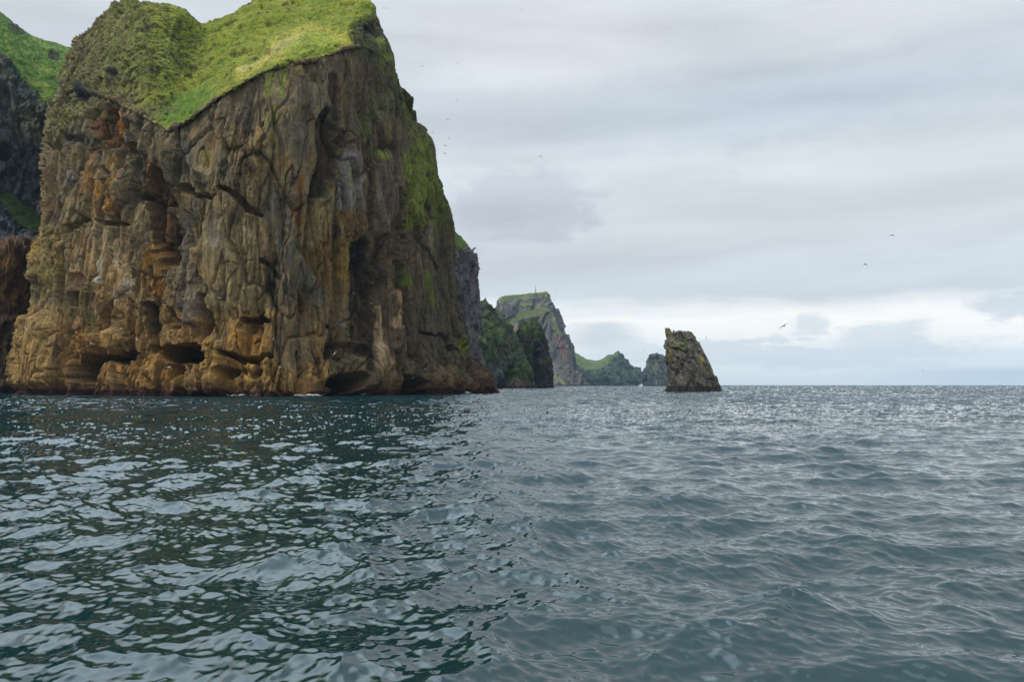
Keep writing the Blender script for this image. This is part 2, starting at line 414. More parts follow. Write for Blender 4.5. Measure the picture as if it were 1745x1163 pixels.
#@@MAIN
# ------------------------------------------------------------------ main headland
WL = -4.0
def close_net(cols, back, right=None, left=None):
    """cols: per column list of (px,py,D) from waterline to skyline. Adds the underwater row and the back of the hill."""
    net = []
    for c in cols:
        pts = [P(*q) for q in c]
        b = pts[0]
        rows = [(b[0], b[1], WL)] + pts
        s = pts[-1]
        for dd, dz in back:
            k = (s[1] + dd) / s[1]
            rows.append((s[0] * k, s[1] + dd, dz if dz < 0 else s[2] - dz))
        net.append(rows)
    return np.array(net, float)
MAIN = [
 [(33,672,292),(38,600,296),(58,520,298),(75,430,300),(84,370,302),(78,300,304),(75,240,306),(88,180,312),(112,115,322),(124,90,333),(135,76,345),(146,64,358)],
 [(100,671,274),(98,600,276),(105,520,278),(112,430,281),(115,340,285),(115,270,290),(118,210,296),(125,150,306),(135,115,314),(146,90,324),(156,66,332),(168,44,342)],
 [(165,672,264),(160,600,268),(160,520,270),(160,430,272),(160,340,276),(162,270,280),(165,210,284),(168,160,290),(172,120,298),(180,80,306),(192,40,316),(205,3,330)],
 [(230,675,254),(222,600,258),(220,520,260),(218,430,262),(215,340,264),(214,270,267),(213,215,270),(214,180,273),(218,140,280),(225,95,288),(232,50,300),(242,3,320)],
 [(290,676,246),(285,600,252),(282,520,254),(280,430,255),(275,340,257),(272,280,259),(270,240,261),(268,208,263),(272,165,275),(280,115,290),(290,60,306),(300,15,325)],
 [(345,677,238),(340,600,241),(335,520,243),(330,430,245),(320,340,248),(312,290,250),(304,250,252),(298,216,255),(312,170,278),(325,120,300),(336,80,318),(346,46,340)],
 [(420,677,234),(410,600,238),(405,520,240),(400,430,240),(395,340,241),(390,270,242),(388,210,244),(386,155,247),(385,120,280),(388,85,305),(393,50,330),(400,22,355)],
 [(500,677,236),(490,600,240),(485,520,241),(480,430,241),(475,340,242),(472,270,243),(470,190,245),(470,113,249),(468,90,262),(461,62,300),(456,30,325),(450,0,350)],
 [(560,676,246),(550,600,250),(548,520,251),(545,430,251),(542,340,251),(540,270,252),(540,180,254),(540,100,257),(545,75,266),(548,46,285),(536,26,318),(525,-8,350)],
 [(610,674,256),(605,600,260),(603,520,261),(600,430,261),(598,340,262),(597,270,263),(596,170,264),(598,80,266),(600,60,272),(602,36,290),(597,14,315),(590,-3,340)],
 [(680,672,276),(675,600,280),(668,520,281),(662,430,282),(656,340,282),(650,270,282),(642,170,282),(632,85,284),(630,60,290),(630,38,300),(630,24,310),(622,8,325)],
 [(740,671,296),(735,600,300),(728,520,302),(718,430,303),(708,340,303),(695,260,302),(680,190,300),(668,120,298),(662,85,302),(652,58,306),(646,45,312),(640,30,322)],
 [(800,670,318),(772,590,318),(765,520,320),(765,430,322),(766,368,324),(744,290,326),(735,233,328),(704,206,328),(686,175,326),(674,125,326),(670,95,328),(652,60,334)],
 [(855,669,342),(822,632,345),(778,578,350),(756,430,358),(750,370,364),(728,300,368),(718,250,370),(690,225,372),(670,195,374),(658,150,376),(652,115,378),(640,85,380)],
]
def build_main():
    cols = [list(c) for c in MAIN]
    # hidden sides: one more column on the left, two behind the right edge
    L = [(60 + 8, 671 - i * 45, 350 + i * 4) for i in range(12)]
    L = [(min(130, 48 + i * 7), [668, 600, 520, 430, 370, 300, 245, 190, 150, 120, 100, 90][i], 345 + i * 6) for i in range(12)]
    R1 = [(cols[-1][i][0] - 25 - (20 if i < 3 else 0), cols[-1][i][1] + (8 if i else -2), cols[-1][i][2] + 50) for i in range(12)]
    R2 = [(cols[-1][i][0] - 110, cols[-1][i][1] + (12 if i else -4), cols[-1][i][2] + 95) for i in range(12)]
    cols = [L] + cols + [R1, R2]
    # crisp rim: a doubled row just under it
    out = []
    for c in cols:
        a, b = np.array(c[6]), np.array(c[7])
        out.append(c[:7] + [tuple(a + (b - a) * 0.93)] + c[7:])
    net = close_net(out, [(28, 14.0), (75, -4.0)])
    # rows: 0 deep,1 base,2..7, 8 under-rim, 9.. rim is row index 9
    ncol = len(out)
    sub_c = [40] + [84] * 13 + [40, 16]
    sub_c[1] = 110; sub_c[6] = 110
    sub_r = [6] + [100, 100, 110, 110, 90, 80, 74, 12] + [52, 52, 52, 52] + [12, 10]
    p, Cc, Rr = surface(net, sub_c, sub_r)
    nb = grid_normals(p)
    # outward = towards camera on the face
    mid = nb[400, 300]
    if mid[1] > 0: nb = -nb
    x, y, z = p[..., 0], p[..., 1], p[..., 2]
    px, py = proj(p)
    pt = Paint(px, py, p, 5.5, 0.10)
    S = pt.stroke
    # ---- where is grass / rubble / rock
    rim = 9.0
    wob = fbm(x * 0.08, y * 0.08, z * 0.08, 3, 4, 0.6)
    hR = np.interp(Rr, [6, 7, 8, 9, 10, 11], [-90, -50, -4, 0, 40, 80])          # rough pixels above the rim
    wob2 = fbm(x * 0.35, y * 0.35, z * 0.2, 4, 4, 0.65)
    top = sst(hR + wob * 16 + wob2 * 13, -2.0, 2.0)
    leftdome = 1 - sst(px + 95 * wob - .15 * (py - 90), 195, 285)
    rocktop = np.maximum(S([(640, 50, 22), (625, 60, 26), (655, 90, 22), (612, 88, 12)], 0.35), sst(Cc, 11.6, 12.2))
    rocktop = np.maximum(rocktop, S([(662, 70, 30), (680, 150, 30), (700, 200, 20)]))
    grass = top * (1 - leftdome * (1 - 0 * x)) * (1 - rocktop)
    domeg = leftdome * sst(Rr + wob * 1.0, 8.3, 9.2)
    rubble = np.clip(domeg + S([(160, 120, 55), (110, 190, 34), (95, 230, 20)], 0.25), 0, 1) * (1 - grass)
    rock = np.clip(1 - grass - rubble, 0, 1)
    bare = sst(fbm(x / 6, y / 6, z / 6, 45, 4, .6), .20, .26) * (1 - sst(px, 470, 560)) * sst(Rr, 9.2, 9.6)
    # ---- displacement (metres, along the base normal)
    wx = x + 2.2 * fbm(x * 0.09, y * 0.09, z * 0.05, 11, 5, .55); wy = y + 2.2 * fbm(x * 0.09, y * 0.09, z * 0.05, 12, 5, .55); wz = z + 3.0 * fbm(x * .12, y * .12, z * .12, 13, 4, .55)
    d = 2.8 * fbm(wx / 26, wy / 26, z / 60, 1, 3)
    fa, ea = facets(wx / 12, wy / 16, wz / 40, 2)
    fb_, eb = facets(wx / 5.0 + 9, wy / 6, wz / 34, 5)
    fc_, ec = facets(wx / 2.1 + 3, wy / 2.1, wz / 11, 8)
    fd_, ed = facets(wx / 1.0, wy / 1.0, wz / 3.4, 9)
    smooth = np.clip(S([(463, 335, 14), (470, 380, 15), (490, 425, 17), (520, 475, 17), (545, 510, 14)], 0.15)
        + S([(505, 250, 36), (505, 300, 26)], .3) + S([(500, 140, (60, 40))], .4) + S([(340, 250, (38, 45))]) + S([(505, 590, (30, 60))])
        + S([(665, 320, (24, 60))]) + S([(735, 540, (28, 60))]) + S([(648, 590, (22, 60))], .3) + S([(735, 440, (25, 45))], .4) + S([(362, 440, (22, 70))]) + .45 * S([(445, 260, (140, 150))], .4) + .35 * S([(690, 420, (80, 220))], .4), 0, 1)
    rough = (1 - 0.82 * smooth)
    lowk = sst(z, 60, 12)
    crk = 1 - sst(np.abs(perlin(wx / 9, wy / 9, wz / 60, 33) + .25 * perlin(wx / 3, wy / 3, wz / 14, 34)), 0, .035)
    crk2 = (1 - sst(np.abs(perlin(wx / 3.6, wy / 3.6, wz / 16, 35)), 0, .04)) * sst(perlin(x / 14, y / 14, z / 14, 36), -.1, .2)
    ledge = (1 - sst(np.abs(perlin(wx / 16, wy / 16, wz / 5, 37)), 0, .03)) * sst(perlin(x / 12, y / 12, z / 12, 38), .05, .25)
    gul = np.clip(1 - np.abs(perlin(wx / 15 + .35 * perlin(wx / 8, wy / 8, wz / 40, 19), wy / 15, wz / 130, 17)) / .19, 0, 1)
    gul2 = np.clip(1 - np.abs(perlin(wx / 6.5, wy / 6.5, wz / 70, 18)) / .16, 0, 1)
    mid_n = .55 * fbm(wx / 10, wy / 10, wz / 46, 21, 4, .55, True) - .1
    fine = fbm(x / 1.9, y / 1.9, z / 3.4, 24, 4, 0.6)
    busy = .45 + 1.1 * sst(fbm(x / 22, y / 22, z / 26, 27, 3), -.25, .3)        # some parts are massive, some shattered
    dr = d + 2.1 * fa * (.6 + .4 * rough) + rough * (1.5 * mid_n + 1.25 * fb_ * busy + .62 * fc_ * busy + .34 * fd_ * busy) \
         - .8 * (1 - sst(ea, 0, .05)) - .5 * rough * (1 - sst(eb, 0, .05)) + (0.12 + .3 * rough) * fine - 1.3 * crk - .7 * crk2 * rough - .4 * ledge * rough - 3.6 * gul * (.35 + .65 * rough) - 1.5 * gul2 * rough
    # small pockmarks low on the face
    pk = fbm(x / 2.6, y / 2.6, z / 2.4, 29, 2)
    dr -= 1.1 * sst(pk, 0.28, 0.55) * lowk * rough
    rub = d + 1.5 * fbm(x / 7, y / 7, z / 7, 41, 4, 0.6) + fc_ * 1.1 + .7 * fd_ + .5 * fine
    terr = fbm(x / 5, y / 5, z / 1.3, 44, 3)
    dg = 0.7 * d + 6.5 * fbm(x / 30, y / 30, z / 30, 42, 6, .55) + .6 * bare * (fc_ + fd_ - .6) + .5 * fc_ * sst(fbm(x / 9, y / 9, z / 9, 48, 3), 0, .3) + 0.38 * terr + 0.15 * fine + 0.14 * fbm(x / 1.2, y / 1.2, z / 0.9, 46, 2)
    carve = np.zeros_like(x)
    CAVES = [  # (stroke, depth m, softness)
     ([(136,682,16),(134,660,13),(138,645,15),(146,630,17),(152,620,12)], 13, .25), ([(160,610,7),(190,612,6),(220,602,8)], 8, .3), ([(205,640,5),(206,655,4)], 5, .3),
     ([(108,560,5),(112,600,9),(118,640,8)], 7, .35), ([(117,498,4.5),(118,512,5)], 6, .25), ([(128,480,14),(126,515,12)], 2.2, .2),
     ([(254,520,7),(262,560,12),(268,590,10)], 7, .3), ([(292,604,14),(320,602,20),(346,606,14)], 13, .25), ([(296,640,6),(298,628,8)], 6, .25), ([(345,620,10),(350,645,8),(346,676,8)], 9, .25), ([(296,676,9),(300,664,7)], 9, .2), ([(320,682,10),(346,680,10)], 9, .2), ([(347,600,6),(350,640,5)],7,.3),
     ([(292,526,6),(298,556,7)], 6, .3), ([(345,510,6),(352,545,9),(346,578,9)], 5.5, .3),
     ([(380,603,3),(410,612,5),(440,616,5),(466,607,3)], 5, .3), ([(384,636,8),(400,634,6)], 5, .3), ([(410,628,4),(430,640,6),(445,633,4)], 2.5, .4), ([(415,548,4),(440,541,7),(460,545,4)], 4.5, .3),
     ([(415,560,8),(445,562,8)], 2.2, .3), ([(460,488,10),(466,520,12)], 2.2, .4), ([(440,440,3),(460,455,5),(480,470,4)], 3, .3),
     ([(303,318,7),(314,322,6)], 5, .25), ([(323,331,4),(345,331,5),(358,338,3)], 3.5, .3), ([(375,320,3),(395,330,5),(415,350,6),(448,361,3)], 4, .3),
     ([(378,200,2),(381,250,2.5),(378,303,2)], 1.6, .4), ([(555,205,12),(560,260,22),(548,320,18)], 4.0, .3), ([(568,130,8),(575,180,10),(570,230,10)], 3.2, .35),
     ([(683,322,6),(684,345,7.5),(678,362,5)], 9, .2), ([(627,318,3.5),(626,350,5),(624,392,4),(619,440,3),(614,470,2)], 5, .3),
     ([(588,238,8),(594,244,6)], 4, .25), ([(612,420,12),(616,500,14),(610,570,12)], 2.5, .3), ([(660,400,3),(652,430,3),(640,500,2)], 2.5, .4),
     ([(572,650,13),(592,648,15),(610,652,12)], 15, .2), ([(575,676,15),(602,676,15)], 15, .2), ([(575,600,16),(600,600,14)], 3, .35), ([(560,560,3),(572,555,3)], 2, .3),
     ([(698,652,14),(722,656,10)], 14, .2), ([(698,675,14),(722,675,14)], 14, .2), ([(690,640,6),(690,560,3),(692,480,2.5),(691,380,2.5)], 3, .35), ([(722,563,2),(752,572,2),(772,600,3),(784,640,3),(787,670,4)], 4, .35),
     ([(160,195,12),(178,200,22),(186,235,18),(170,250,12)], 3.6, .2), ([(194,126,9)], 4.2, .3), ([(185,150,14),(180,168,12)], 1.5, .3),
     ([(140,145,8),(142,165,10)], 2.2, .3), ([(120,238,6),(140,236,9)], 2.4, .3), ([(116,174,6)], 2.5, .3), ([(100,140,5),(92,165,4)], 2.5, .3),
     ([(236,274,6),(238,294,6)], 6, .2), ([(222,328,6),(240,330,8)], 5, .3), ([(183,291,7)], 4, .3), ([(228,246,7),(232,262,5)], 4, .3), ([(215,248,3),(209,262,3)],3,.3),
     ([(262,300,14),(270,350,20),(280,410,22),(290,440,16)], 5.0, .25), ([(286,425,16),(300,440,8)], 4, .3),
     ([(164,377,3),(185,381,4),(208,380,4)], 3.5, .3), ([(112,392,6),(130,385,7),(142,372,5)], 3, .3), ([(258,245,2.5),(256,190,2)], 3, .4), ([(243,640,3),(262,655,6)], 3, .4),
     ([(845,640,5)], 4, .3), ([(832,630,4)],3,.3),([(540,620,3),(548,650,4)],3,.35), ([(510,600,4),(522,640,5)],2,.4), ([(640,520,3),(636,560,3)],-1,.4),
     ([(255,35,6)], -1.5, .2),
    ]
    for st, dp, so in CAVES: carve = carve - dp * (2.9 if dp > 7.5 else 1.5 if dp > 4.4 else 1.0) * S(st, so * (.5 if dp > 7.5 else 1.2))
    BULGE = [([(60,560,20),(55,640,22)], 3), ([(80,470,16),(90,420,14)], 2.5), ([(195,580,17)], 3.5), ([(158,578,10),(150,602,8)], 3), ([(322,430,12),(325,500,16),(332,545,10)], 3.2),
     ([(367,590,14),(365,660,18)], 3.2), ([(425,590,36)], 1.5), ([(360,430,18),(358,520,14)], 1.2), ([(200,320,14),(195,360,10)], 2.5), ([(220,200,9),(222,240,9)], 2.5), ([(250,205,9),(245,250,10)], 2.4),
     ([(245,640,12),(240,665,16)], 2.5), ([(645,600,14),(650,655,24)], 2.2), ([(470,340,11),(490,420,14),(530,480,14)], 1.4), ([(665,280,20),(655,390,16)], 1.6), ([(420,300,30),(440,340,14)], 1.6), ([(335,300,16)], 2.0), ([(760,655,24)], 2), ([(815,655,20)], 2)]
    for st, dp in BULGE: carve = carve + dp * S(st, .45)
    disp = rock * dr + rubble * rub + grass * dg + carve * (1 - grass * 0.9)
    rimk = sst(Rr, 7.0, 7.9) * sst(Rr, 10.2, 9.4) * sst(px, 195, 225) * sst(Cc, 12.2, 11.2)
    disp = disp * (1 - .78 * rimk) + rimk * (1.1 * fbm(x / 4, y / 4, z / 4, 58, 4, .6) + .4 * fc_)
    disp = disp * (1 - .45 * sst(Cc, 11.2, 12.0) * sst(py, 330, 260))
    # waterline notch
    notch = sst(z, 5.5, 1.5) * sst(z, -3, 0.5)
    disp -= 1.2 * notch * rock + notch * 0.8 * fbm(x / 4, y / 4, z / 2, 55, 3)
    disp *= sst(Rr, 0, 0.6) * 0.7 + 0.3
    q = p + nb * disp[..., None]
    # ---- colour (rock and turf tints, with shade painted into hollows and right side)
    st1 = fbm(wx / 2.2, wy / 2.2, z / 45, 71, 4, 0.6)       # vertical water streaks
    st2 = fbm(wx / 0.8, wy / 0.8, z / 22, 75, 3, 0.6)
    pa = fbm(x / 9, y / 9, z / 12, 81, 4, 0.6)
    pb = fbm(x / 3, y / 3, z / 4, 85, 4, 0.65)
    c = np.zeros(x.shape + (3,), F32) + lin((124, 107, 74)).astype(F32)
    c = mixc(c, sst(py + 60 * pa, 380, 240), (108, 95, 70))
    c = mixc(c, sst(py + 70 * pa, 480, 600) * sst(px, 600, 520), (146, 108, 54), .9)
    c = mixc(c, sst(pa, -.05, .3), (140, 108, 66), .55)
    c = mixc(c, sst(pa, -.05, -.35), (88, 78, 62), .55)
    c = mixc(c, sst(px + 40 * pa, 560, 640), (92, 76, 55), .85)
    c = mixc(c, sst(px + 40 * pa, 690, 720), (86, 76, 55), .8)  # right side darker, its shade painted into the rock tone
    paints = [  # rock tints; dark strokes over hollows and clefts carry painted shade too
     ([(60,540,26),(55,640,30)], (158,128,76), .7), ([(85,400,18),(95,480,18)], (140,118,60), .6), ([(75,400,10),(72,440,8)], (170,125,40), .6),
     ([(110,280,26),(115,350,22)], (132,114,78), .6), ([(115,290,10),(112,310,8)], (150,140,140), .6),
     ([(165,270,12),(160,310,12),(168,340,8)], (150,105,45), .7), ([(150,395,8),(175,410,22),(185,440,24)], (158,136,100), .8), ([(170,440,26),(190,480,34),(215,520,22)], (160,130,84), .8),
     ([(130,470,14),(128,515,13)], (168,132,92), .85), ([(170,420,4),(172,460,4),(166,480,3)], (215,205,190), .8), ([(198,500,5),(192,530,3)], (205,190,170), .6), ([(218,480,8),(212,500,6)], (190,178,160), .7), ([(190,430,2.5),(191,500,2)], (200,185,160), .6),
     ([(150,500,6),(158,540,7),(150,565,4)], (92,96,45), .45), ([(195,580,18)], (165,130,75), .8), ([(158,578,10),(150,602,8)], (165,118,60), .8),
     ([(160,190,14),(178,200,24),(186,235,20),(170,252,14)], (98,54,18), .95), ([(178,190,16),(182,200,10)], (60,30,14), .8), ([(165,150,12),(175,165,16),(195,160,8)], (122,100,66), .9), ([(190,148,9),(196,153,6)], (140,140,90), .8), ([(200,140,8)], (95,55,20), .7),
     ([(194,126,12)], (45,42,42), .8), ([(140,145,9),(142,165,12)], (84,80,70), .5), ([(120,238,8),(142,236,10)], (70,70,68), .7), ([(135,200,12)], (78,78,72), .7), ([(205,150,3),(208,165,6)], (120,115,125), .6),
     ([(203,190,4),(204,230,3.5)], (196,122,22), .85), ([(207,290,5),(197,330,7),(188,358,4)], (186,122,30), .7), ([(168,315,4),(178,335,5)], (180,120,25), .6), ([(195,268,4),(192,285,3)],(180,120,25),.6), ([(155,345,8),(150,365,7)], (140,120,40), .7),
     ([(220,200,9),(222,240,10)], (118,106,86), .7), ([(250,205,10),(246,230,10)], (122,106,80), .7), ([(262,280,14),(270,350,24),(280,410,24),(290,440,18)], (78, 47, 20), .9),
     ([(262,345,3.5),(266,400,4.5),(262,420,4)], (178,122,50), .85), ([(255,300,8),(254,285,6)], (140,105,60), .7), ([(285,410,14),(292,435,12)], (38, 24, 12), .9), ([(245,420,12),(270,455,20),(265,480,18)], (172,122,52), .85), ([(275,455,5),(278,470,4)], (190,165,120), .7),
     ([(268,455,12),(285,500,14)], (168,115,48), .8), ([(300,440,8),(298,400,6)], (105,66,25), .7), ([(236,390,6),(234,405,5)], (160,140,120), .7),
     ([(312,240,5),(310,275,6),(311,312,6)], (110,104,98), .8), ([(309,270,2.5),(310,300,2)], (185,180,170), .6), ([(312,330,6),(308,370,7)], (88,86,88), .7),
     ([(290,380,12),(305,410,10)], (122,110,100), .7), ([(315,420,10),(322,480,17),(328,535,14),(328,552,8)], (116,102,84), .9), ([(322,440,3),(326,500,3)], (140,128,112), .5), ([(330,520,5),(332,550,4)], (84,72,70), .7),
     ([(340,350,14),(345,400,16)], (124,112,78), .6), ([(362,370,8),(368,420,6)], (102,90,86), .5), ([(335,300,16)], (112,100,72), .8),
     ([(420,400,28),(400,450,26),(410,500,30)], (140,122,82), .7), ([(415,385,8),(420,395,6)], (175,160,135), .5), ([(395,470,2.5),(404,440,3)], (175,120,50), .5), ([(400,470,2),(402,420,2)], (180,120,40), .5),
     ([(420,590,40),(395,590,16)], (168,118,48), .75), ([(425,578,12)], (170,98,35), .7), ([(367,590,16),(365,660,20)], (160,124,66), .8), ([(430,640,40),(480,655,40),(400,660,20)], (158,124,66), .8), ([(250,640,18),(245,665,20)], (168,130,66), .8),
     ([(463,330,13),(470,380,14),(490,425,16),(522,475,16),(545,505,10)], (90,83,68), .95), ([(505,560,34),(500,600,34)], (104,91,70), .85), ([(505,500,30)], (100,88,68), .7),
     ([(460,490,14),(466,515,14)], (70,56,34), .7), ([(480,440,8),(490,470,8)], (128,108,88), .7), ([(447,420,10),(455,440,8)], (110,80,60), .5),
     ([(512,305,5),(508,340,7),(510,375,10),(514,395,6)], (118,74,28), .9), ([(492,350,6),(495,370,6)], (140,125,105), .7), ([(540,370,20),(535,400,24),(530,440,12)], (142,118,76), .8), ([(560,420,20),(585,480,24)], (136,100,48), .75), ([(545,440,16),(550,480,10)], (110,72,35), .7),
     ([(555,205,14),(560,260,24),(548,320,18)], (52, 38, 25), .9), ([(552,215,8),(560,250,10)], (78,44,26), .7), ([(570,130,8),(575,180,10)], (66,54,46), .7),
     ([(600,265,10),(592,310,10),(600,345,14)], (134,127,122), .6), ([(612,295,4),(608,330,4)], (170,160,150), .7), ([(597,370,16),(605,400,12)], (124,88,42), .7), ([(586,420,14),(592,460,14)], (140,112,52), .7),
     ([(437,210,3),(441,250,3.5),(440,300,3)], (140,108,50), .7), ([(460,190,14),(462,260,12)], (116,104,58), .7), ([(408,125,3),(408,150,2)],(110,120,40),.6), ([(460,120,9),(461,160,6)], (116,124,46), .8), ([(483,120,8),(482,165,5)], (116,124,46), .7), ([(445,90,2),(446,110,2)],(110,120,40),.6),
     ([(417,270,8),(425,285,8),(432,300,4)], (72,48,28), .7), ([(345,255,3),(340,275,4)], (140,118,62), .7), ([(515,140,14),(520,200,16),(515,260,14)], (88,78,66), .7), ([(400,240,20),(410,190,16)], (106,92,72), .6), ([(388,309,3)], (190,120,30), .8),
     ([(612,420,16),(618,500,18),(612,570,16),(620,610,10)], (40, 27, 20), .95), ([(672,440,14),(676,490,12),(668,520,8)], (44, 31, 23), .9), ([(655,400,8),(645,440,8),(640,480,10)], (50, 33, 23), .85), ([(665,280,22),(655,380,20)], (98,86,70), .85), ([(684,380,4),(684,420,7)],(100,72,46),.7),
     ([(640,525,4),(643,570,12),(650,620,20)], (166,138,102), .95), ([(668,500,8),(678,530,10),(672,550,11)], (182,144,104), .95), ([(675,470,2),(678,500,3)], (185,160,130), .7), ([(650,650,26)], (112,92,64), .85), ([(690,400,2),(688,540,2)], (150,128,100), .5),
     ([(585,590,20),(600,560,14)], (88,72,48), .8), ([(562,565,4),(560,590,4)], (160,150,130), .6), ([(588,550,5)], (150,145,130), .6), ([(560,510,8),(565,540,8)], (125,105,80), .6), ([(565,480,14),(575,520,12)], (142,108,60), .7),
     ([(700,270,14),(710,320,14),(712,370,16),(700,385,10)], (112,122,34), .75), ([(715,250,12),(728,280,14),(738,320,12),(750,370,8)], (108,118,36), .7), ([(722,240,10),(735,262,8)], (120,128,30), .8), ([(656,264,10)], (140,160,30), .9), ([(630,190,14),(620,230,12)], (92,100,52), .7), ([(650,160,16),(660,190,14)], (104,104,72), .6), ([(640,250,8),(660,270,8)], (110,120,50), .5),
     ([(698,478,9),(694,465,5)], (88,108,28), .9), ([(728,460,4),(735,500,5),(737,520,4)], (100,108,28), .85), ([(745,350,8),(740,380,8)], (104,108,44), .6), ([(730,420,6),(728,400,6)], (124,108,88), .7),
     ([(735,550,30),(750,600,30)], (84,72,56), .8), ([(700,560,14),(715,600,16)], (76,58,44), .7), ([(760,650,28),(735,660,16)], (112,88,58), .7), ([(815,620,20),(835,650,12)], (72,54,42), .8), ([(820,660,26)], (106,82,54), .7), ([(782,580,4),(800,600,4),(826,622,3.5)], (126,136,30), .95),
     ([(700,655,10),(690,660,10)], (56,66,22), .7), ([(145,650,3),(143,664,4)], (70,105,20), .95), ([(132,635,2),(130,650,2)], (110,130,130), .6),
    ]
    c = mixc(c, sst(px, 320, 270) * sst(py, 240, 300) * sst(fbm(wx / 7, wy / 7, wz / 22, 88, 4, .6), .02, .28), (124, 82, 38), .5)
    c = mixc(c, sst(fbm(wx / 5, wy / 5, wz / 40, 89, 4, .6), .12, .34) * sst(py, 200, 300), (66, 48, 32), .7)  # dark streaks painted in for shadows across the face
    for st, cc, k in paints:
        vivid = (max(cc) - min(cc)) > 95                       # lichen and rust: patchy and streaked, never a solid shape
        mk = S(st, .35 if not vivid else .6)
        tx = np.clip(0.80 + 0.9 * pt.tex + .5 * st1 + .4 * st2, 0, 1) if not vivid else np.clip(.52 + 1.6 * pt.tex + 1.5 * st2 + .8 * pb, 0, 1)
        c = mixc(c, mk * tx, cc, k * (1 if not vivid else .95))
    c = mixc(c, np.clip(-carve / 16, 0, .75), (46, 38, 30), 1.0)  # cave and hollow shade painted in, darker with carve depth
    # horizontal/vertical staining and lichen
    c *= (1.03 + np.clip(0.85 * st1 + 0.42 * st2 + 0.45 * pb, -.6, .75))[..., None]
    c = mixc(c, sst(st1, .22, .5) * sst(pa, 0, .3), (150, 140, 122), .35)
    c = mixc(c, sst(fbm(x / 5, y / 5, z / 16, 91, 4, .6), .22, .42) * sst(z, 20, 40), (118, 112, 52), .5)
    c = mixc(c, sst(fbm(x / 3, y / 3, z / 9, 93, 3, .6), .30, .5), (150, 112, 56), .3)
    cr_ = 1 - sst(np.minimum(eb, ea * 1.2), 0.0, 0.05)
    c *= (1 - 0.3 * cr_ * rough)[..., None]  # darker along the facet edges
    c = mixc(c, sst(z + 1.6 * pb, 5.0, 2.8), (96, 66, 44), .6)
    c = mixc(c, sst(z + 1.2 * pb, 2.5, 1.5), (50, 24, 24), .95)     # weed belt
    # rubble dome
    rn = fbm(x / 1.6, y / 1.6, z / 1.1, 101, 4, .65); rm = fbm(x / 8, y / 8, z / 6, 103, 4, .6)
    cu = np.zeros_like(c) + lin((112, 104, 66)).astype(F32)
    cu = mixc(cu, sst(rn, .0, .35), (142, 132, 62), .8)
    cu = mixc(cu, sst(rn, -.05, -.35), (64, 58, 48), .85)
    gz = sst(px + 70 * rm, 150, 240) * sst(py + 40 * rm, 178, 120)
    cu = mixc(cu, gz * sst(rn, -.15, .2), (122, 138, 38), .85)
    cu = mixc(cu, sst(rm, .1, .4) * (1 - gz), (82, 78, 72), .6)
    cu = mixc(cu, S([(194, 126, 12)], .3) + S([(140, 145, 9), (142, 165, 12)]) + S([(120, 238, 8), (142, 236, 10)]), (52, 54, 60), .85)  # carved pockets painted dark, their shade put into the rubble colour
    # turf
    g1 = fbm(x / 10, y / 10, z / 6, 111, 4, .6); g2 = fbm(x / 2.0, y / 2.0, z / 0.9, 113, 4, .65); g3 = fbm(x / 0.9, y / 0.9, z / 0.5, 117, 2, .6)
    cg = np.zeros_like(c) + lin((124, 132, 38)).astype(F32)
    cg = mixc(cg, sst(g1, 0, .4), (148, 144, 50), .75)
    cg = mixc(cg, sst(g1, -.05, -.4), (90, 112, 34), .7)
    cg = mixc(cg, S([(300, 195, 28), (340, 165, 20), (330, 190, 14)], .5), (78, 116, 34), .7)
    cg = mixc(cg, S([(412, 128, 10), (470, 85, 14), (530, 58, 16), (590, 68, 14)], .5), (178, 168, 72), .8)
    cg = mixc(cg, S([(500, 78, 18), (560, 72, 14)], .5), (140, 156, 56), .6)
    cg = mixc(cg, S([(410, 120, 3), (470, 82, 4), (545, 47, 3)], .6), (182, 166, 102), .75)
    cg = mixc(cg, S([(570, 95, 8), (600, 88, 7), (545, 100, 6)], .5), (112, 128, 26), .8)
    dome = S([(250, 60, 60), (300, 95, 50), (240, 110, 40)], .4)
    cg = mixc(cg, dome, (122, 128, 40), .7)
    cg = mixc(cg, dome * sst(g2, .06, -.16), (66, 58, 42), .9)
    cg = mixc(cg, S([(255, 35, (9, 6))], .2) + S([(347, 105, 6)], .3) + S([(206, 65, 4)], .3), (70, 66, 56), .95)
    cg = mixc(cg, sst(g2, .08, .4), (172, 160, 70), .5)
    cg = mixc(cg, sst(g2, -.1, -.35), (66, 88, 28), .6)
    g4 = fbm(x / 5, y / 5, z / 3, 119, 3, .6)
    cg *= (.84 + .3 * g3 + .3 * g2 + .45 * g4)[..., None]
    cg = mixc(cg, bare * sst(rn, -.3, .1), (78, 66, 46), .85)
    edgeb = sst(Rr + wob * .55, rim + .28, rim + .05) * (1 - leftdome)
    cg = mixc(cg, edgeb * sst(pb, -.2, .3), (170, 160, 66), .7)
    # right shoulder: dark crag with turf ledges
    crag = rocktop * sst(py + 20 * pa, 215, 185)
    c = mixc(c, crag, (84, 78, 54), .85); c = mixc(c, crag * sst(pb + .5 * pt.tex, 0.0, .3), (108, 122, 36), .8); c = mixc(c, crag * sst(pb, -.1, -.3), (52, 46, 38), .8)
    mossR = sst(px + 14 * pa - np.interp(py, [170, 240, 300, 380, 420], [682, 705, 716, 738, 760]), -6, 8) * sst(py, 150, 200) * sst(py + 60 * pa + 30 * pb, 440, 340)
    c = mixc(c, mossR * sst(pb, -.2, .05), (98, 106, 38), .8); c = mixc(c, mossR * sst(rn, .0, .25), (62, 72, 32), .8); c = mixc(c, mossR * sst(pb, .1, .3), (132, 128, 48), .6)
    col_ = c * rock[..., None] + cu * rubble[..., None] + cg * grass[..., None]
    col_ = np.clip(col_, .004, .8)
    nc, nr = x.shape
    F = grid_faces(nc, nr)
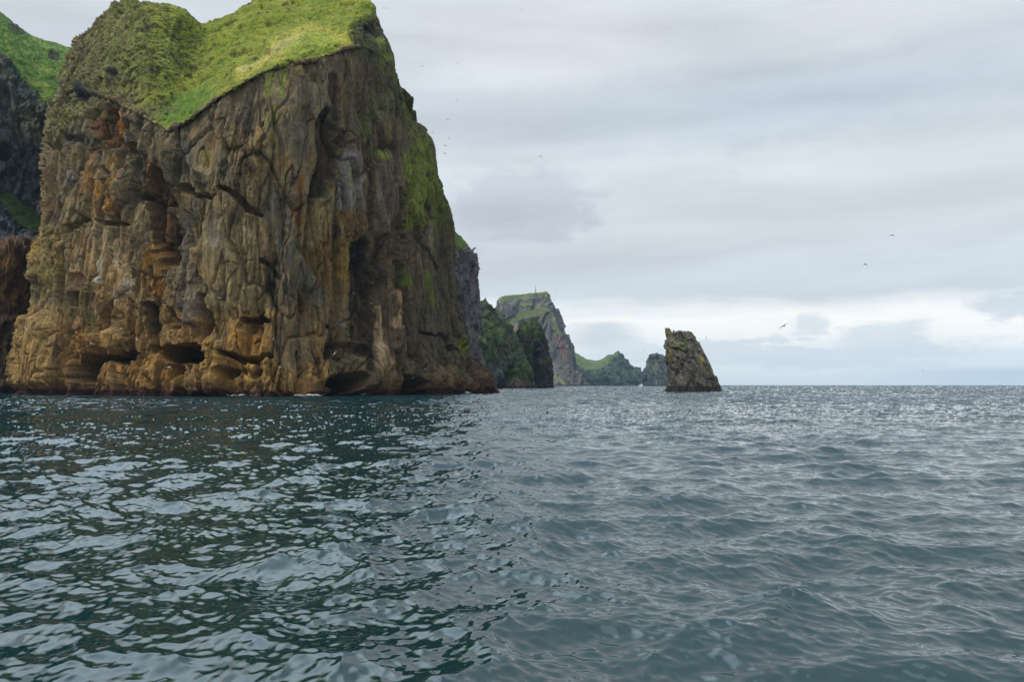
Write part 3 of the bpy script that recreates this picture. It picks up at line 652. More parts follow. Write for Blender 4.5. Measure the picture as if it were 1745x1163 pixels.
    gm = (grass.reshape(-1)[F].mean(1) > 0.5)
    V = q.reshape(-1, 3); CO = col_.reshape(-1, 3)
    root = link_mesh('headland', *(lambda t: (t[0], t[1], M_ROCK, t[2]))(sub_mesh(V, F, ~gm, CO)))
    tag(root, 'huge brown and ochre sea cliff with caves along its foot, filling the left', 'cliff', kind='structure')
    g = link_mesh('grass_slope', *(lambda t: (t[0], t[1], M_GRASS, t[2]))(sub_mesh(V, F, gm, CO)), parent=root)
    return q
MAINPTS = build_main()

#@@LAND
# ------------------------------------------------------------------ other land
def land(name, label, cat, cols, sub_c, sub_r, back, feat, paint, mats, kind='structure', warpd=2.0, wf=.1, grassname=None, wrapd=None):
    net = close_net(cols, back)
    p, Cc, Rr = surface(net, sub_c, sub_r)
    nb = grid_normals(p)
    if np.median(nb[..., 1]) > 0: nb = -nb
    px, py = proj(p); pt = Paint(px, py, p, warpd, wf)
    disp, gr = feat(p, px, py, Cc, Rr, pt)
    q = p + nb * disp[..., None]
    col = np.clip(paint(p, px, py, Cc, Rr, pt, disp, gr), .004, .8)
    F = grid_faces(*px.shape); V = q.reshape(-1, 3); CO = col.reshape(-1, 3)
    gm = gr.reshape(-1)[F].mean(1) > .5
    a = sub_mesh(V, F, ~gm, CO)
    o = link_mesh(name, a[0], a[1], mats[0], a[2])
    tag(o, label, cat, kind=kind)
    if gm.any():
        b = sub_mesh(V, F, gm, CO); link_mesh(grassname or 'grass_slope', b[0], b[1], mats[1], b[2], parent=o)
    return o

def rocky(p, s, amp, seed, vert=2.5):
    """general cliff relief at feature size s metres"""
    x, y, z = p[..., 0], p[..., 1], p[..., 2]
    wx = x + .5 * s * fbm(x / s / 2, y / s / 2, z / s / 3, seed, 3); wy = y + .5 * s * fbm(x / s / 2, y / s / 2, z / s / 3, seed + 1, 3)
    va, ea = facets(wx / s, wy / s, z / s / vert, seed)
    vb, eb = facets(wx / s * 2.4, wy / s * 2.4, z / s * 2.2 / vert, seed + 3)
    vc, ec = facets(wx / s * 5.5, wy / s * 5.5, z / s * 4 / vert, seed + 4)
    f = fbm(x / s * 2.5, y / s * 2.5, z / s * 1.6, seed + 7, 4, .6)
    return amp * (va * .75 + vb * .42 + vc * .2 + .25 * f - .15 * (1 - sst(ea, 0, .06))), (ea, eb, va, f)

# --- cliff behind the headland, at the left edge
LB = []
for px_, sk, dd in ((-190, -60, -20), (-110, -28, -10), (-50, -2, -5), (0, 28, 0), (30, 50, 5), (60, 70, 12), (95, 80, 20), (125, 88, 28), (165, 96, 60)):
    b = 325 + dd
    LB.append([(px_ - 2, 670, b), (px_, 600, b + 2), (px_ + 2, 510, b + 3), (px_ + 2, 420, b - 2), (px_ + 2, 400, b + 12), (px_, 340, b + 24), (px_, 270, b + 26), (px_, 210, b + 30),
               (px_, 150 if px_ < 40 else 170, b + 42), (px_, (sk + 140) / 2 + 14, b + 62), (px_, sk, b + 95)])
def f_lb(p, px, py, C, R, pt):
    rk, _ = rocky(p, 9, 4.2, 201)
    S = pt.stroke
    x, y, z = p[..., 0], p[..., 1], p[..., 2]
    wob = fbm(x / 12, y / 12, z / 12, 207, 4, .6)
    line = np.interp(px, [-200, 0, 30, 60, 90, 130], [80, 92, 118, 160, 200, 250])
    gr = 1 - sst(py + 26 * wob - line, -5, 8)
    gr = gr * (1 - np.clip(S([(18, 45, 5), (38, 55, 4)]) + S([(88, 92, 6), (98, 98, 5)]) + S([(116, 102, 5)]), 0, 1))
    cv = 9 * S([(2, 150, 14), (8, 175, 12)], .3) + 6 * S([(8, 262, 12)], .3) + 6 * S([(0, 585, 6), (14, 560, 10), (30, 600, 12)], .4) + 4 * S([(20, 500, 12), (40, 520, 8)], .4)
    green2 = S([(8, 335, 12), (40, 365, 16), (62, 385, 12)], .3)
    gr = np.maximum(gr, (green2 + .6 * wob > .55) * 1.0)
    dg = 1.6 * fbm(x / 11, y / 11, z / 6, 209, 5, .6) + .5 * fbm(x / 3, y / 3, z / 1.2, 210, 3)
    rk = np.where(py < line - 6, rk * .3, rk)
    return np.where(gr > .5, dg, rk - cv), gr
def c_lb(p, px, py, C, R, pt, disp, gr):
    x, y, z = p[..., 0], p[..., 1], p[..., 2]; S = pt.stroke
    a = fbm(x / 8, y / 8, z / 8, 211, 4, .6); b = fbm(x / 1.8, y / 1.8, z / 1.8, 213, 4, .65); st = fbm(x / 2, y / 2, z / 30, 215, 3)
    c = np.zeros(x.shape + (3,), F32) + lin((68, 69, 70)).astype(F32)
    c = mixc(c, sst(b, 0, .35), (92, 98, 104), .6)
    c = mixc(c, sst(py, 300, 200) * sst(a, -.2, .2), (84, 84, 60), .7)
    c = mixc(c, S([(28, 190, 18), (60, 230, 14)], .5), (92, 84, 66), .7)
    low = sst(py + 10 * a, 404, 416)
    c = mixc(c, low, (100, 72, 44)); c = mixc(c, low * sst(a, 0, .3), (132, 96, 50), .7); c = mixc(c, low * sst(a, -.1, -.3), (58, 36, 26), .8)
    c = mixc(c, S([(10, 640, 14), (24, 560, 10), (4, 545, 8)], .4), (116, 100, 84), .7)
    c *= (1 + .5 * st + .4 * b)[..., None]
    c = mixc(c, sst(z, 3.4, 2.4), (46, 26, 24), .9)
    g = np.zeros_like(c) + lin((78, 106, 38)).astype(F32)
    g = mixc(g, sst(a, 0, .3), (116, 124, 50), .8); g = mixc(g, sst(b, -.05, -.35), (52, 84, 28), .8); g = mixc(g, sst(b, .1, .4), (140, 140, 66), .4); g *= (1 + .5 * b + .4 * a)[..., None]
    g = mixc(g, sst(py, 310, 325), (48, 66, 26), .85); g = mixc(g, sst(py, 310, 325) * sst(b, -.1, .2), (40, 46, 34), .7); g *= (1 + .5 * b)[..., None]
    line = np.interp(px, [-200, 0, 30, 60, 90, 130], [80, 92, 118, 160, 200, 250]); c = mixc(c, sst(py, line + 5, line - 10), (76, 78, 50), .8)
    return np.where((gr > .5)[..., None], g, c)
land('back_cliff', 'dark cliff with a steep green slope behind the big headland, at the left edge', 'cliff', LB, [18, 24, 60, 50, 50, 55, 45, 20],
     [4, 40, 40, 45, 20, 35, 45, 40, 45, 40, 36, 8, 6], [(30, 10.), (80, -4.)], f_lb, c_lb, (M_ROCK, M_GRASS))

# --- grey pillar cliff and the green cliff beyond it
def col_profile(b, t, Db, Dt, n, lean=1.0, bx=None):
    """straight-ish column from (px,py) b to t over n rows"""
    out = []
    for i in range(n):
        f = i / (n - 1); g = f ** lean
        out.append((b[0] + (t[0] - b[0]) * f, b[1] + (t[1] - b[1]) * f, Db + (Dt - Db) * g))
    return out
def simple_feat(s, amp, seed, caves=(), line=None, vert=2.5, gamp=1.0, gp=()):
    def f(p, px, py, C, R, pt):
        rk, _ = rocky(p, s, amp, seed, vert)
        x, y, z = p[..., 0], p[..., 1], p[..., 2]
        gr = np.zeros_like(x)
        wob = fbm(x / s, y / s, z / s, seed + 9, 4, .6)
        if line:
            gr = 1 - sst(py + line[2] * wob - np.interp(px, line[0], line[1]), -1, 1)
        for g in gp: gr = np.maximum(gr, pt.stroke(g, .3))
        cv = 0
        for st, dp, so in caves: cv = cv + dp * pt.stroke(st, so)
        dg = gamp * fbm(x / s * 1.2, y / s * 1.2, z / s * 1.2, seed + 11, 4, .6)
        return np.where(gr > .5, dg, rk) - cv * (gr < .5), gr
    return f
def simple_paint(s, seed, base, light, dark, grass, glight, gdark, paints=(), belt=(56, 44, 38), beltz=2.5, moss=None):
    def f(p, px, py, C, R, pt, disp, gr):
        x, y, z = p[..., 0], p[..., 1], p[..., 2]
        a = fbm(x / s, y / s, z / s, seed, 4, .6); b = fbm(x / s * 4, y / s * 4, z / s * 4, seed + 2, 4, .65); st = fbm(x / s * 3, y / s * 3, z / s / 3, seed + 4, 3)
        c = np.zeros(x.shape + (3,), F32) + lin(base).astype(F32)
        c = mixc(c, sst(a, 0, .35), light, .8); c = mixc(c, sst(a, -.05, -.35), dark, .8)
        for q, cc, k in paints: c = mixc(c, pt.stroke(q, .4) * np.clip(.8 + pt.tex, 0, 1), cc, k)
        if moss: c = mixc(c, sst(b + a * .6 + st * .3, .0, .3) * sst(py, moss[1], moss[2]), moss[0], .75)
        c *= (1 + np.clip(.5 * st + .5 * b, -.6, .8))[..., None]
        c = mixc(c, sst(z + b, beltz + .8, beltz), belt, .9)
        g = np.zeros_like(c) + lin(grass).astype(F32)
        g = mixc(g, sst(a, 0, .3), glight, .8); g = mixc(g, sst(b, -.05, -.35), gdark, .8); g *= (1 + .4 * b)[..., None]
        return np.where((gr > .5)[..., None], g, c)
    return f
n = 9
PIL = [col_profile((700, 665), (690, 330), 520, 600, n), col_profile((745, 665), (735, 345), 505, 560, n), 
       [(765, 664.5, 500), (764, 620, 500), (766, 580, 500), (768, 540, 502), (768, 500, 504), (768, 465, 506), (768, 430, 510), (766, 405, 520), (762, 384, 545)],
       [(800, 664, 515), (796, 620, 515), (794, 580, 515), (795, 540, 517), (796, 500, 519), (796, 465, 521), (795, 435, 526), (788, 418, 536), (775, 396, 560)],
       [(822, 663.3, 545), (818, 620, 545), (812, 580, 545), (813, 545, 545), (813, 505, 546), (809, 470, 548), (806, 440, 552), (800, 425, 560), (784, 405, 575)],
       [(800, 662.5, 600), (800, 620, 600), (796, 580, 600), (794, 540, 600), (792, 500, 600), (790, 470, 600), (786, 445, 605), (780, 430, 610), (770, 412, 615)]]
land('pillar_cliff', 'tall purplish grey cliff edge with a mossy crown just right of the headland', 'cliff', PIL, [20, 30, 60, 60, 30], [4] + [26] * 8 + [8, 6], [(30, 10.), (90, -4.)],
     simple_feat(10, 3.8, 301, caves=[([(772, 510, 3), (770, 470, 3)], 5, .3), ([(790, 495, 3)], 3, .3)], line=([760, 775, 790, 806, 822], [440, 428, 425, 433, 450], 14), gamp=2.6),
     simple_paint(10, 305, (104, 96, 96), (132, 120, 116), (50, 48, 54), (74, 92, 34), (112, 118, 44), (40, 56, 24),
        paints=[([(778, 560, 12), (776, 600, 14), (790, 640, 22)], (66, 76, 82), .9), ([(774, 545, 8), (778, 560, 6)], (90, 112, 40), .9), ([(768, 490, 8), (768, 530, 6)], (136, 122, 98), .8), ([(800, 640, 30)], (80, 82, 80), .7)]),
     (M_ROCK, M_GRASS))
GR = [[(770, 662.4, 760), (770, 630, 760), (770, 600, 762), (775, 570, 770), (780, 545, 785), (785, 520, 810), (788, 500, 840)],
      [(822, 662.2, 770), (820, 630, 772), (816, 600, 776), (812, 575, 782), (808, 550, 795), (805, 530, 812), (803, 512, 835)],
      [(850, 662.0, 790), (846, 630, 792), (843, 605, 795), (840, 585, 800), (836, 560, 812), (832, 538, 826), (826, 520, 845)],
      [(872, 661.8, 815), (870, 632, 817), (868, 612, 820), (864, 592, 825), (860, 572, 833), (854, 554, 842), (846, 536, 855)],
      [(892, 661.6, 835), (890, 640, 836), (888, 622, 838), (884, 604, 843), (880, 590, 848), (872, 573, 856), (862, 555, 868)],
      [(905, 661.5, 860), (903, 645, 862), (900, 630, 866), (896, 615, 870), (892, 604, 874), (884, 592, 882), (876, 578, 892)],
      [(900, 661.0, 920), (898, 648, 922), (894, 638, 925), (888, 628, 928), (882, 618, 930), (874, 610, 935), (866, 600, 940)]]
land('green_cliff', 'green mossy sloping cliff with a dark triangular cave at the waterline', 'cliff', GR, [30, 50, 50, 50, 40, 24], [4] + [30] * 6 + [8, 6], [(40, 8.), (120, -4.)],
     simple_feat(14, 6.5, 321, caves=[([(862, 655, 12), (869, 640, 8), (873, 626, 3)], 26, .3), ([(880, 596, 4)], 8, .3)]),
     simple_paint(14, 325, (84, 88, 66), (104, 104, 84), (52, 58, 60), (84, 108, 34), (118, 130, 44), (50, 70, 26), moss=((80, 98, 38), 640, 585),
        paints=[([(860, 640, 30), (835, 650, 26)], (70, 76, 78), .7), ([(888, 625, 12), (880, 640, 8)], (84, 106, 36), .85), ([(835, 600, 14), (845, 560, 12), (820, 570, 10)], (78, 94, 42), .6), ([(850, 632, 5), (855, 638, 4)], (165, 168, 162), .5), ([(855, 590, 8), (858, 610, 10)], (96, 84, 66), .6)]),
     (M_FARROCK, M_FARGRASS))

# --- bodies seen all round (stacks): rings measured by their left and right outline
def stack(name, label, cat, levels, D, depth, seg, sub, s, amp, seed, paint_args, kind=None, caves=(), moss=None, mat=M_FARROCK, paints=(), group=None, zmin=-3.0, rough_k=1.0, cap=True):
    rings = []
    for (py_, l_, r_) in levels:
        a = P(l_, py_, D); b = P(r_, py_, D)
        rings.append(((a[0] + b[0]) / 2, (b[0] - a[0]) / 2, a[2]))
    rings[0] = (rings[0][0], rings[0][1], 0.0)
    rings = [(rings[0][0], rings[0][1], zmin)] + rings
    th = np.linspace(0, 2 * np.pi, seg, endpoint=False)
    t = np.concatenate([i + np.arange(sub) / sub for i in range(len(rings) - 1)] + [[len(rings) - 1]])
    R = catmull(np.array(rings), t)
    sx = np.sin(th); cy = -np.cos(th)
    p = np.zeros((seg, len(t), 3), F32)
    p[..., 0] = R[:, 0][None] + sx[:, None] * R[:, 1][None]
    dk = np.maximum(R[:, 1], 0.05)
    p[..., 1] = D + cy[:, None] * (depth * dk / dk.max())[None]
    p[..., 2] = R[:, 2][None]
    nb = grid_normals(p, True)
    if nb[0, len(t) // 2, 1] > 0: nb = -nb
    px, py = proj(p); pt = Paint(px, py, p, 1.2, 1.2 / s)
    pk = p.copy(); pk[..., 0] = p[..., 0] + .45 * p[..., 2]
    rk, _ = rocky(pk, s, amp, seed, 3.4)
    for st, dp, so in caves: rk = rk - dp * pt.stroke(st, so) * (nb[..., 1] < 0)
    fade = np.minimum(1, (len(rings) - 1 - t) / .6)[None] * .8 + .2
    q = p + nb * (rk * fade)[..., None]
    col = simple_paint(*paint_args, paints=paints, moss=moss)(p, px, py, None, None, pt, rk, np.zeros_like(px))
    col = np.clip(col, .004, .8)
    nr = len(t); F = grid_faces(seg, nr, True); V = q.reshape(-1, 3); CO = col.reshape(-1, 3)
    top_c = V.reshape(seg, nr, 3)[:, -1].mean(0); V = np.vstack([V, top_c]); CO = np.vstack([CO, CO.reshape(-1, 3)[nr - 1]])
    k = len(V) - 1; i = np.arange(seg)
    capf = np.stack([i * nr + nr - 1, ((i + 1) % seg) * nr + nr - 1, np.full(seg, k), np.full(seg, k)], -1)
    me_f = np.vstack([F])
    o = link_mesh(name, V, me_f, mat, CO)
    # close the top with triangles
    import bmesh
    bm = bmesh.new(); bm.from_mesh(o.data); bm.verts.ensure_lookup_table()
    for f_ in capf:
        fc = bm.faces.new((bm.verts[f_[0]], bm.verts[f_[1]], bm.verts[k])); fc.smooth = True
    bmesh.ops.recalc_face_normals(bm, faces=bm.faces); bm.to_mesh(o.data); bm.free()
    tag(o, label, cat, group, kind)
    return o
# near stack on the right
stack('sea_stack', 'isolated dark leaning sea stack with a horn at its top left, standing in open water', 'sea stack',
      [(666.8, 1136, 1226), (655, 1139, 1221), (645, 1139, 1217), (632, 1139, 1213), (618, 1138, 1207), (605, 1138, 1199), (592, 1138, 1191), (580, 1140, 1184), (573, 1142, 1179), (569, 1148, 1176.5), (566.5, 1164, 1174)],
      430, 11, 260, 24, 5.0, 1.7, 401, (3.6, 405, (106, 99, 88), (136, 127, 106), (58, 54, 52), (100, 120, 40), (130, 140, 50), (60, 80, 30), ), mat=M_ROCK,
      moss=((102, 98, 68), 600, 578), caves=[([(1150, 594, 3), (1160, 600, 3), (1168, 602, 2)], 1.6, .3), ([(1155, 612, 3), (1160, 628, 4), (1150, 640, 3)], 1.3, .4), ([(1172, 596, 2), (1174, 610, 3), (1186, 616, 2)], 1.2, .4), ([(1145, 620, 3)], 1.2, .4)],
      paints=[([(1196, 611, 3.5), (1198, 614, 3)], (176, 150, 40), .9), ([(1166, 582, 4), (1170, 590, 3)], (92, 130, 36), .8), ([(1141, 600, 4), (1143, 612, 4)], (138, 122, 60), .8), ([(1200, 625, 5), (1206, 640, 4)], (130, 116, 70), .7), ([(1160, 594, 10)], (120, 118, 70), .6), ([(1165, 660, 60)], (76, 68, 60), .4)])
# the two horns on its top
def horn(px0, py0, px1, py1, r0, r1, D, name, label_parent):
    a = np.array(P(px0, py0, D)); b = np.array(P(px1, py1, D)); k = D / FPX
    n_ = 26; seg = 40
    th = np.linspace(0, 2 * np.pi, seg, endpoint=False); t = np.linspace(0, 1, n_)
    c = a[None] + (b - a)[None] * t[:, None]; rr = (r0 + (r1 - r0) * t ** .8) * k
    p = np.zeros((seg, n_, 3), F32)
    p[..., 0] = c[:, 0][None] + np.sin(th)[:, None] * rr[None]; p[..., 1] = c[:, 1][None] - np.cos(th)[:, None] * rr[None] * 1.3; p[..., 2] = c[:, 2][None]
    nb = grid_normals(p, True)
    if nb[0, n_ // 2, 1] > 0: nb = -nb
    rk, _ = rocky(p, 2.4, .8, 431, 1.5)
    p = p + nb * rk[..., None] * .8
    px, py = proj(p); pt = Paint(px, py, p, .6, .5)
    col = np.clip(simple_paint(2.4, 433, (110, 104, 74), (138, 130, 84), (58, 54, 44), (1, 1, 1), (1, 1, 1), (1, 1, 1))(p, px, py, None, None, pt, None, np.zeros_like(px)), .004, .8)
    o = link_mesh(name, p, grid_faces(seg, n_, True), M_ROCK, col.reshape(-1, 3), parent=label_parent)
    return o
stk = bpy.data.objects['sea_stack']
horn(1153, 592, 1136.4, 559.5, 15.5, 2.6, 430.2, 'horn', stk)
horn(1171, 590, 1174.5, 566.0, 9, 3.2, 430.5, 'horn', stk)

# pinnacle beyond the green cliff
stack('sea_stack', 'dark mossy pinnacle with a tall black cave, joined to the green cliff', 'sea stack',
      [(661.6, 880, 943), (645, 883, 940), (630, 884, 938), (615, 884, 935), (600, 883, 931), (588, 880, 928), (575, 879, 926), (565, 881, 923), (556, 887, 919), (550, 894, 914), (546, 900, 908)],
      905, 26, 200, 14, 8, 4.2, 441, (9, 445, (60, 60, 50), (80, 80, 60), (34, 36, 38), (1, 1, 1), (1, 1, 1), (1, 1, 1)),
      moss=((78, 100, 32), 630, 585), caves=[([(918, 650, 7), (916, 630, 8), (914, 605, 6)], 14, .3), ([(915, 592, 4)], 5, .4)],
      paints=[([(905, 560, 14)], (74, 90, 38), .8), ([(925, 640, 10), (922, 600, 8)], (58, 52, 46), .7)])
stack('shore_rock', 'low brown boulder mound awash beside the triangular cave', 'rock', [(662.2, 860, 897), (657, 864, 892), (652, 870, 888), (648, 876, 884)], 800, 8, 70, 8, 4, 2.2, 451,
      (5, 455, (96, 78, 66), (120, 100, 84), (56, 48, 44), (1, 1, 1), (1, 1, 1), (1, 1, 1)))
stack('shore_rock', 'small dark rock standing below the far green peak at the waterline', 'rock', [(657.6, 1030, 1053), (654.5, 1033, 1049), (651.5, 1037, 1044)], 2350, 12, 50, 6, 8, 4, 461,
      (9, 465, (50, 54, 56), (64, 66, 60), (34, 38, 40), (1, 1, 1), (1, 1, 1), (1, 1, 1)))

# plateau with the mast
PL = [[(815, 658, 2300), (815, 640, 2320), (815, 620, 2340), (818, 600, 2360), (822, 580, 2380), (830, 560, 2400), (836, 545, 2420), (842, 530, 2460), (846, 521, 2480)],
      [(860, 658, 2280), (860, 640, 2300), (860, 620, 2330), (862, 600, 2350), (862, 580, 2370), (862, 560, 2390), (862, 545, 2405), (860, 522, 2415), (858, 513.5, 2440)],
      [(895, 658, 2260), (895, 640, 2280), (895, 620, 2300), (895, 600, 2320), (895, 580, 2340), (895, 560, 2360), (895, 538, 2370), (896, 518, 2378), (898, 509.5, 2410)],
      [(935, 658, 2200), (935, 640, 2240), (933, 620, 2270), (932, 600, 2280), (930, 580, 2290), (928, 558, 2300), (926, 534, 2310), (925, 516, 2330), (924, 507, 2370)],
      [(962, 658, 2160), (958, 642, 2210), (955, 625, 2240), (952, 605, 2250), (948, 580, 2255), (942, 555, 2265), (938, 532, 2275), (936, 517, 2290), (931, 506, 2320)],
      [(985, 658, 2190), (980, 645, 2215), (974, 628, 2230), (970, 605, 2240), (965, 585, 2250), (955, 560, 2260), (948, 538, 2275), (944, 522, 2290), (935, 508.5, 2320)],
      [(1004, 658, 2240), (994, 648, 2260), (979, 630, 2275), (975, 605, 2285), (970, 590, 2295), (958, 562, 2310), (951, 540, 2320), (944, 528, 2330), (938, 513, 2340)],
      [(985, 657.8, 2400), (975, 648, 2410), (965, 632, 2420), (960, 610, 2430), (955, 594, 2440), (946, 570, 2450), (940, 550, 2460), (934, 530, 2470), (930, 514, 2480)]]
def f_pl(p, px, py, C, R, pt):
    rk, _ = rocky(p, 42, 11, 501, 2.6)
    x, y, z = p[..., 0], p[..., 1], p[..., 2]
    wob = fbm(x / 60, y / 60, z / 40, 509, 4, .6)
    S = pt.stroke
    gr = 1 - sst(R + .5 * wob, 8.72, 8.8) * 0
    top = sst(R + .12 * wob, 8.93, 8.96)
    band = np.clip(S([(870, 548, 6), (895, 535, 8), (925, 533, 6), (915, 528, 7), (935, 530, 3)], .4) + S([(868, 560, 7), (866, 575, 6)], .4) + S([(890, 520, 4), (905, 518, 3)], .5) * .9
                   + S([(942, 540, 4), (948, 560, 4), (955, 570, 3)], .5) + S([(940, 640, 3), (955, 650, 4), (962, 655, 3)], .3), 0, 1)
    gr = np.maximum(top, band + .5 * wob > .62) * 1.0
    return np.where(gr > .5, 3 * wob, rk), gr
_pp = simple_paint(40, 511, (96, 92, 84), (120, 108, 92), (62, 66, 72), (94, 100, 56), (116, 116, 70), (74, 82, 52), belt=(70, 62, 54), beltz=4,
      paints=[([(928, 542, 3)], (130, 66, 70), .7), ([(955, 580, 5), (964, 610, 5)], (140, 100, 86), .7), ([(870, 560, 10), (880, 580, 10)], (138, 122, 88), .7), ([(950, 645, 16), (945, 630, 8)], (104, 98, 96), .9), ([(965, 640, 12)], (96, 90, 70), .7)])
land('plateau_mountain', 'flat-topped far mountain with grassy ledges carrying a radio mast', 'mountain', PL, [20, 40, 50, 50, 50, 40, 16], [4] + [28] * 8 + [8, 6], [(60, 4.), (400, -4.)], f_pl, _pp, (M_FARROCK, M_FARGRASS), wf=.015, warpd=1.5)

# far low headland with a peak, and the rock next to it
FH = []
for px_, sk in ((940, 592), (965, 597), (980, 603), (1000, 613), (1016, 616), (1028, 612), (1036, 606), (1045, 605), (1054, 599.5), (1060, 608), (1070, 614), (1076, 621), (1088, 628), (1092, 638), (1095, 648)):
    b0 = 2550 + abs(px_ - 1040) * 1.2
    FH.append([(px_ + 1, 657.4, b0), (px_ + 1, 652, b0 + 6), (px_, 657.4 + (sk - 657.4) * .3, b0 + 12), (px_, 657.4 + (sk - 657.4) * .5, b0 + 40), (px_, 657.4 + (sk - 657.4) * .75, b0 + 90), (px_, sk + .6, b0 + 150), (px_, sk, b0 + 170)])
land('far_headland', 'low far headland with a grassy saddle and a small pointed peak', 'headland', FH, [12] * 4 + [16] * 10, [4] + [16] * 6 + [6, 6], [(60, 20.), (200, -4.)],
     simple_feat(30, 11, 521, line=([940, 975, 1000, 1020, 1035, 1045, 1060, 1100], [640, 622, 634, 630, 622, 610, 600, 600], 10), gamp=4),
     simple_paint(36, 525, (72, 80, 70), (96, 100, 72), (44, 52, 62), (84, 96, 54), (104, 108, 66), (66, 82, 50), belt=(64, 60, 56), beltz=2, moss=((84, 98, 52), 650, 610)),
     (M_FARROCK, M_FARGRASS), wf=.02)
stack('sea_stack', 'rounded grey green rock half hidden behind the leaning stack, far off', 'sea stack',
      [(657.7, 1094, 1160), (652, 1095, 1156), (645, 1095, 1153), (638, 1096, 1150), (630, 1100, 1146), (622, 1103, 1141), (614, 1106, 1137), (608, 1109, 1132), (604, 1114, 1126)],
      2200, 60, 130, 10, 20, 9, 541, (22, 545, (82, 86, 74), (108, 104, 80), (50, 58, 66), (1, 1, 1), (1, 1, 1), (1, 1, 1)),
      paints=[([(1108, 645, 9), (1104, 655, 10)], (44, 54, 66), .8), ([(1120, 625, 5)], (118, 98, 84), .5)])

#@@SMALL
# ------------------------------------------------------------------ radio mast and hut posts on the plateau
M_STEEL = plain('mast_steel', (150, 140, 140), .5)
M_STEELR = plain('mast_red_paint', (120, 60, 56), .5)
def tube(verts, faces, a, b, r, k=4):
    a = Vector(a); b = Vector(b); d = (b - a).normalized(); u = d.orthogonal().normalized(); v = d.cross(u); o = len(verts)
    for q in (a, b):
        for i in range(k):
            t = 2 * math.pi * i / k; verts.append(tuple(q + u * math.cos(t) * r + v * math.sin(t) * r))
    for i in range(k): faces.append((o + i, o + (i + 1) % k, o + k + (i + 1) % k, o + k + i))
    faces.append(tuple(range(o, o + k))[:4]); faces.append(tuple(range(o + k, o + 2 * k))[:4])
bx, by, bz = P(912.5, 507, 2395)
mast = bpy.data.objects.new('radio_mast', None); sc.collection.objects.link(mast); mast.location = (bx, by, bz - 2)
tag(mast, 'tall lattice radio mast standing on the flat mountain top', 'radio mast')
vv, ff = [], []
Hm = 33.0; ns = 9
def corner(i, s_): 
    t = i / ns; w_ = 3.6 * (1 - t) + .8 * t if i < 5 else (3.6 * (1 - 5 / ns) + .8 * 5 / ns) * .55
    return Vector(((w_ if s_ in (0, 1) else -w_), (w_ if s_ in (1, 2) else -w_), Hm * t))
for i in range(ns):
    for s_ in range(4):
        tube(vv, ff, corner(i, s_), corner(i + 1, s_), .32); tube(vv, ff, corner(i, s_), corner(i + 1, (s_ + 1) % 4), .18); tube(vv, ff, corner(i + 1, s_), corner(i + 1, (s_ + 1) % 4), .18)
link_mesh('lattice_tower', vv, np.array(ff), M_STEELR, parent=mast, smooth=False)
vv, ff = [], []
tube(vv, ff, (0, 0, Hm), (0, 0, Hm + 9), .45, 4)
link_mesh('antenna', vv, np.array(ff), M_STEEL, parent=mast, smooth=False)
for zz_, sx_ in ((17, 2.2), (20, -2.0)):
    vv, ff = [], []; seg = 14
    for j, (r_, y_) in enumerate(((.1, -.9), (1.0, -1.0), (1.5, -1.6), (1.6, -1.5), (.9, -.7), (.1, -.6))):
        for i in range(seg):
            t = 2 * math.pi * i / seg; vv.append((sx_ + math.cos(t) * r_, y_ - 1.2, zz_ + math.sin(t) * r_))
    for j in range(5):
        for i in range(seg): ff.append((j * seg + i, j * seg + (i + 1) % seg, (j + 1) * seg + (i + 1) % seg, (j + 1) * seg + i))
    link_mesh('dish', vv, np.array(ff), M_STEEL, parent=mast)
for px_, hgt, lb in ((901, 9, 'short antenna pole left of the tall mast on the mountain top'), (892.5, 6.5, 'lowest leftmost antenna pole on the mountain top'), (917.5, 6, 'small antenna pole right of the tall mast')):
    q = P(px_, 509, 2400); vv, ff = [], []
    tube(vv, ff, (0, 0, 0), (0, 0, hgt), .35); tube(vv, ff, (-1.4, 0, hgt * .8), (1.4, 0, hgt * .8), .22); tube(vv, ff, (-1, 0, hgt * .55), (1, 0, hgt * .55), .2)
    o = link_mesh('antenna_pole', vv, np.array(ff), M_STEEL, smooth=False); o.location = (q[0], q[1], q[2] - 1)
    tag(o, lb, 'antenna pole', 'antenna poles on the mountain top')

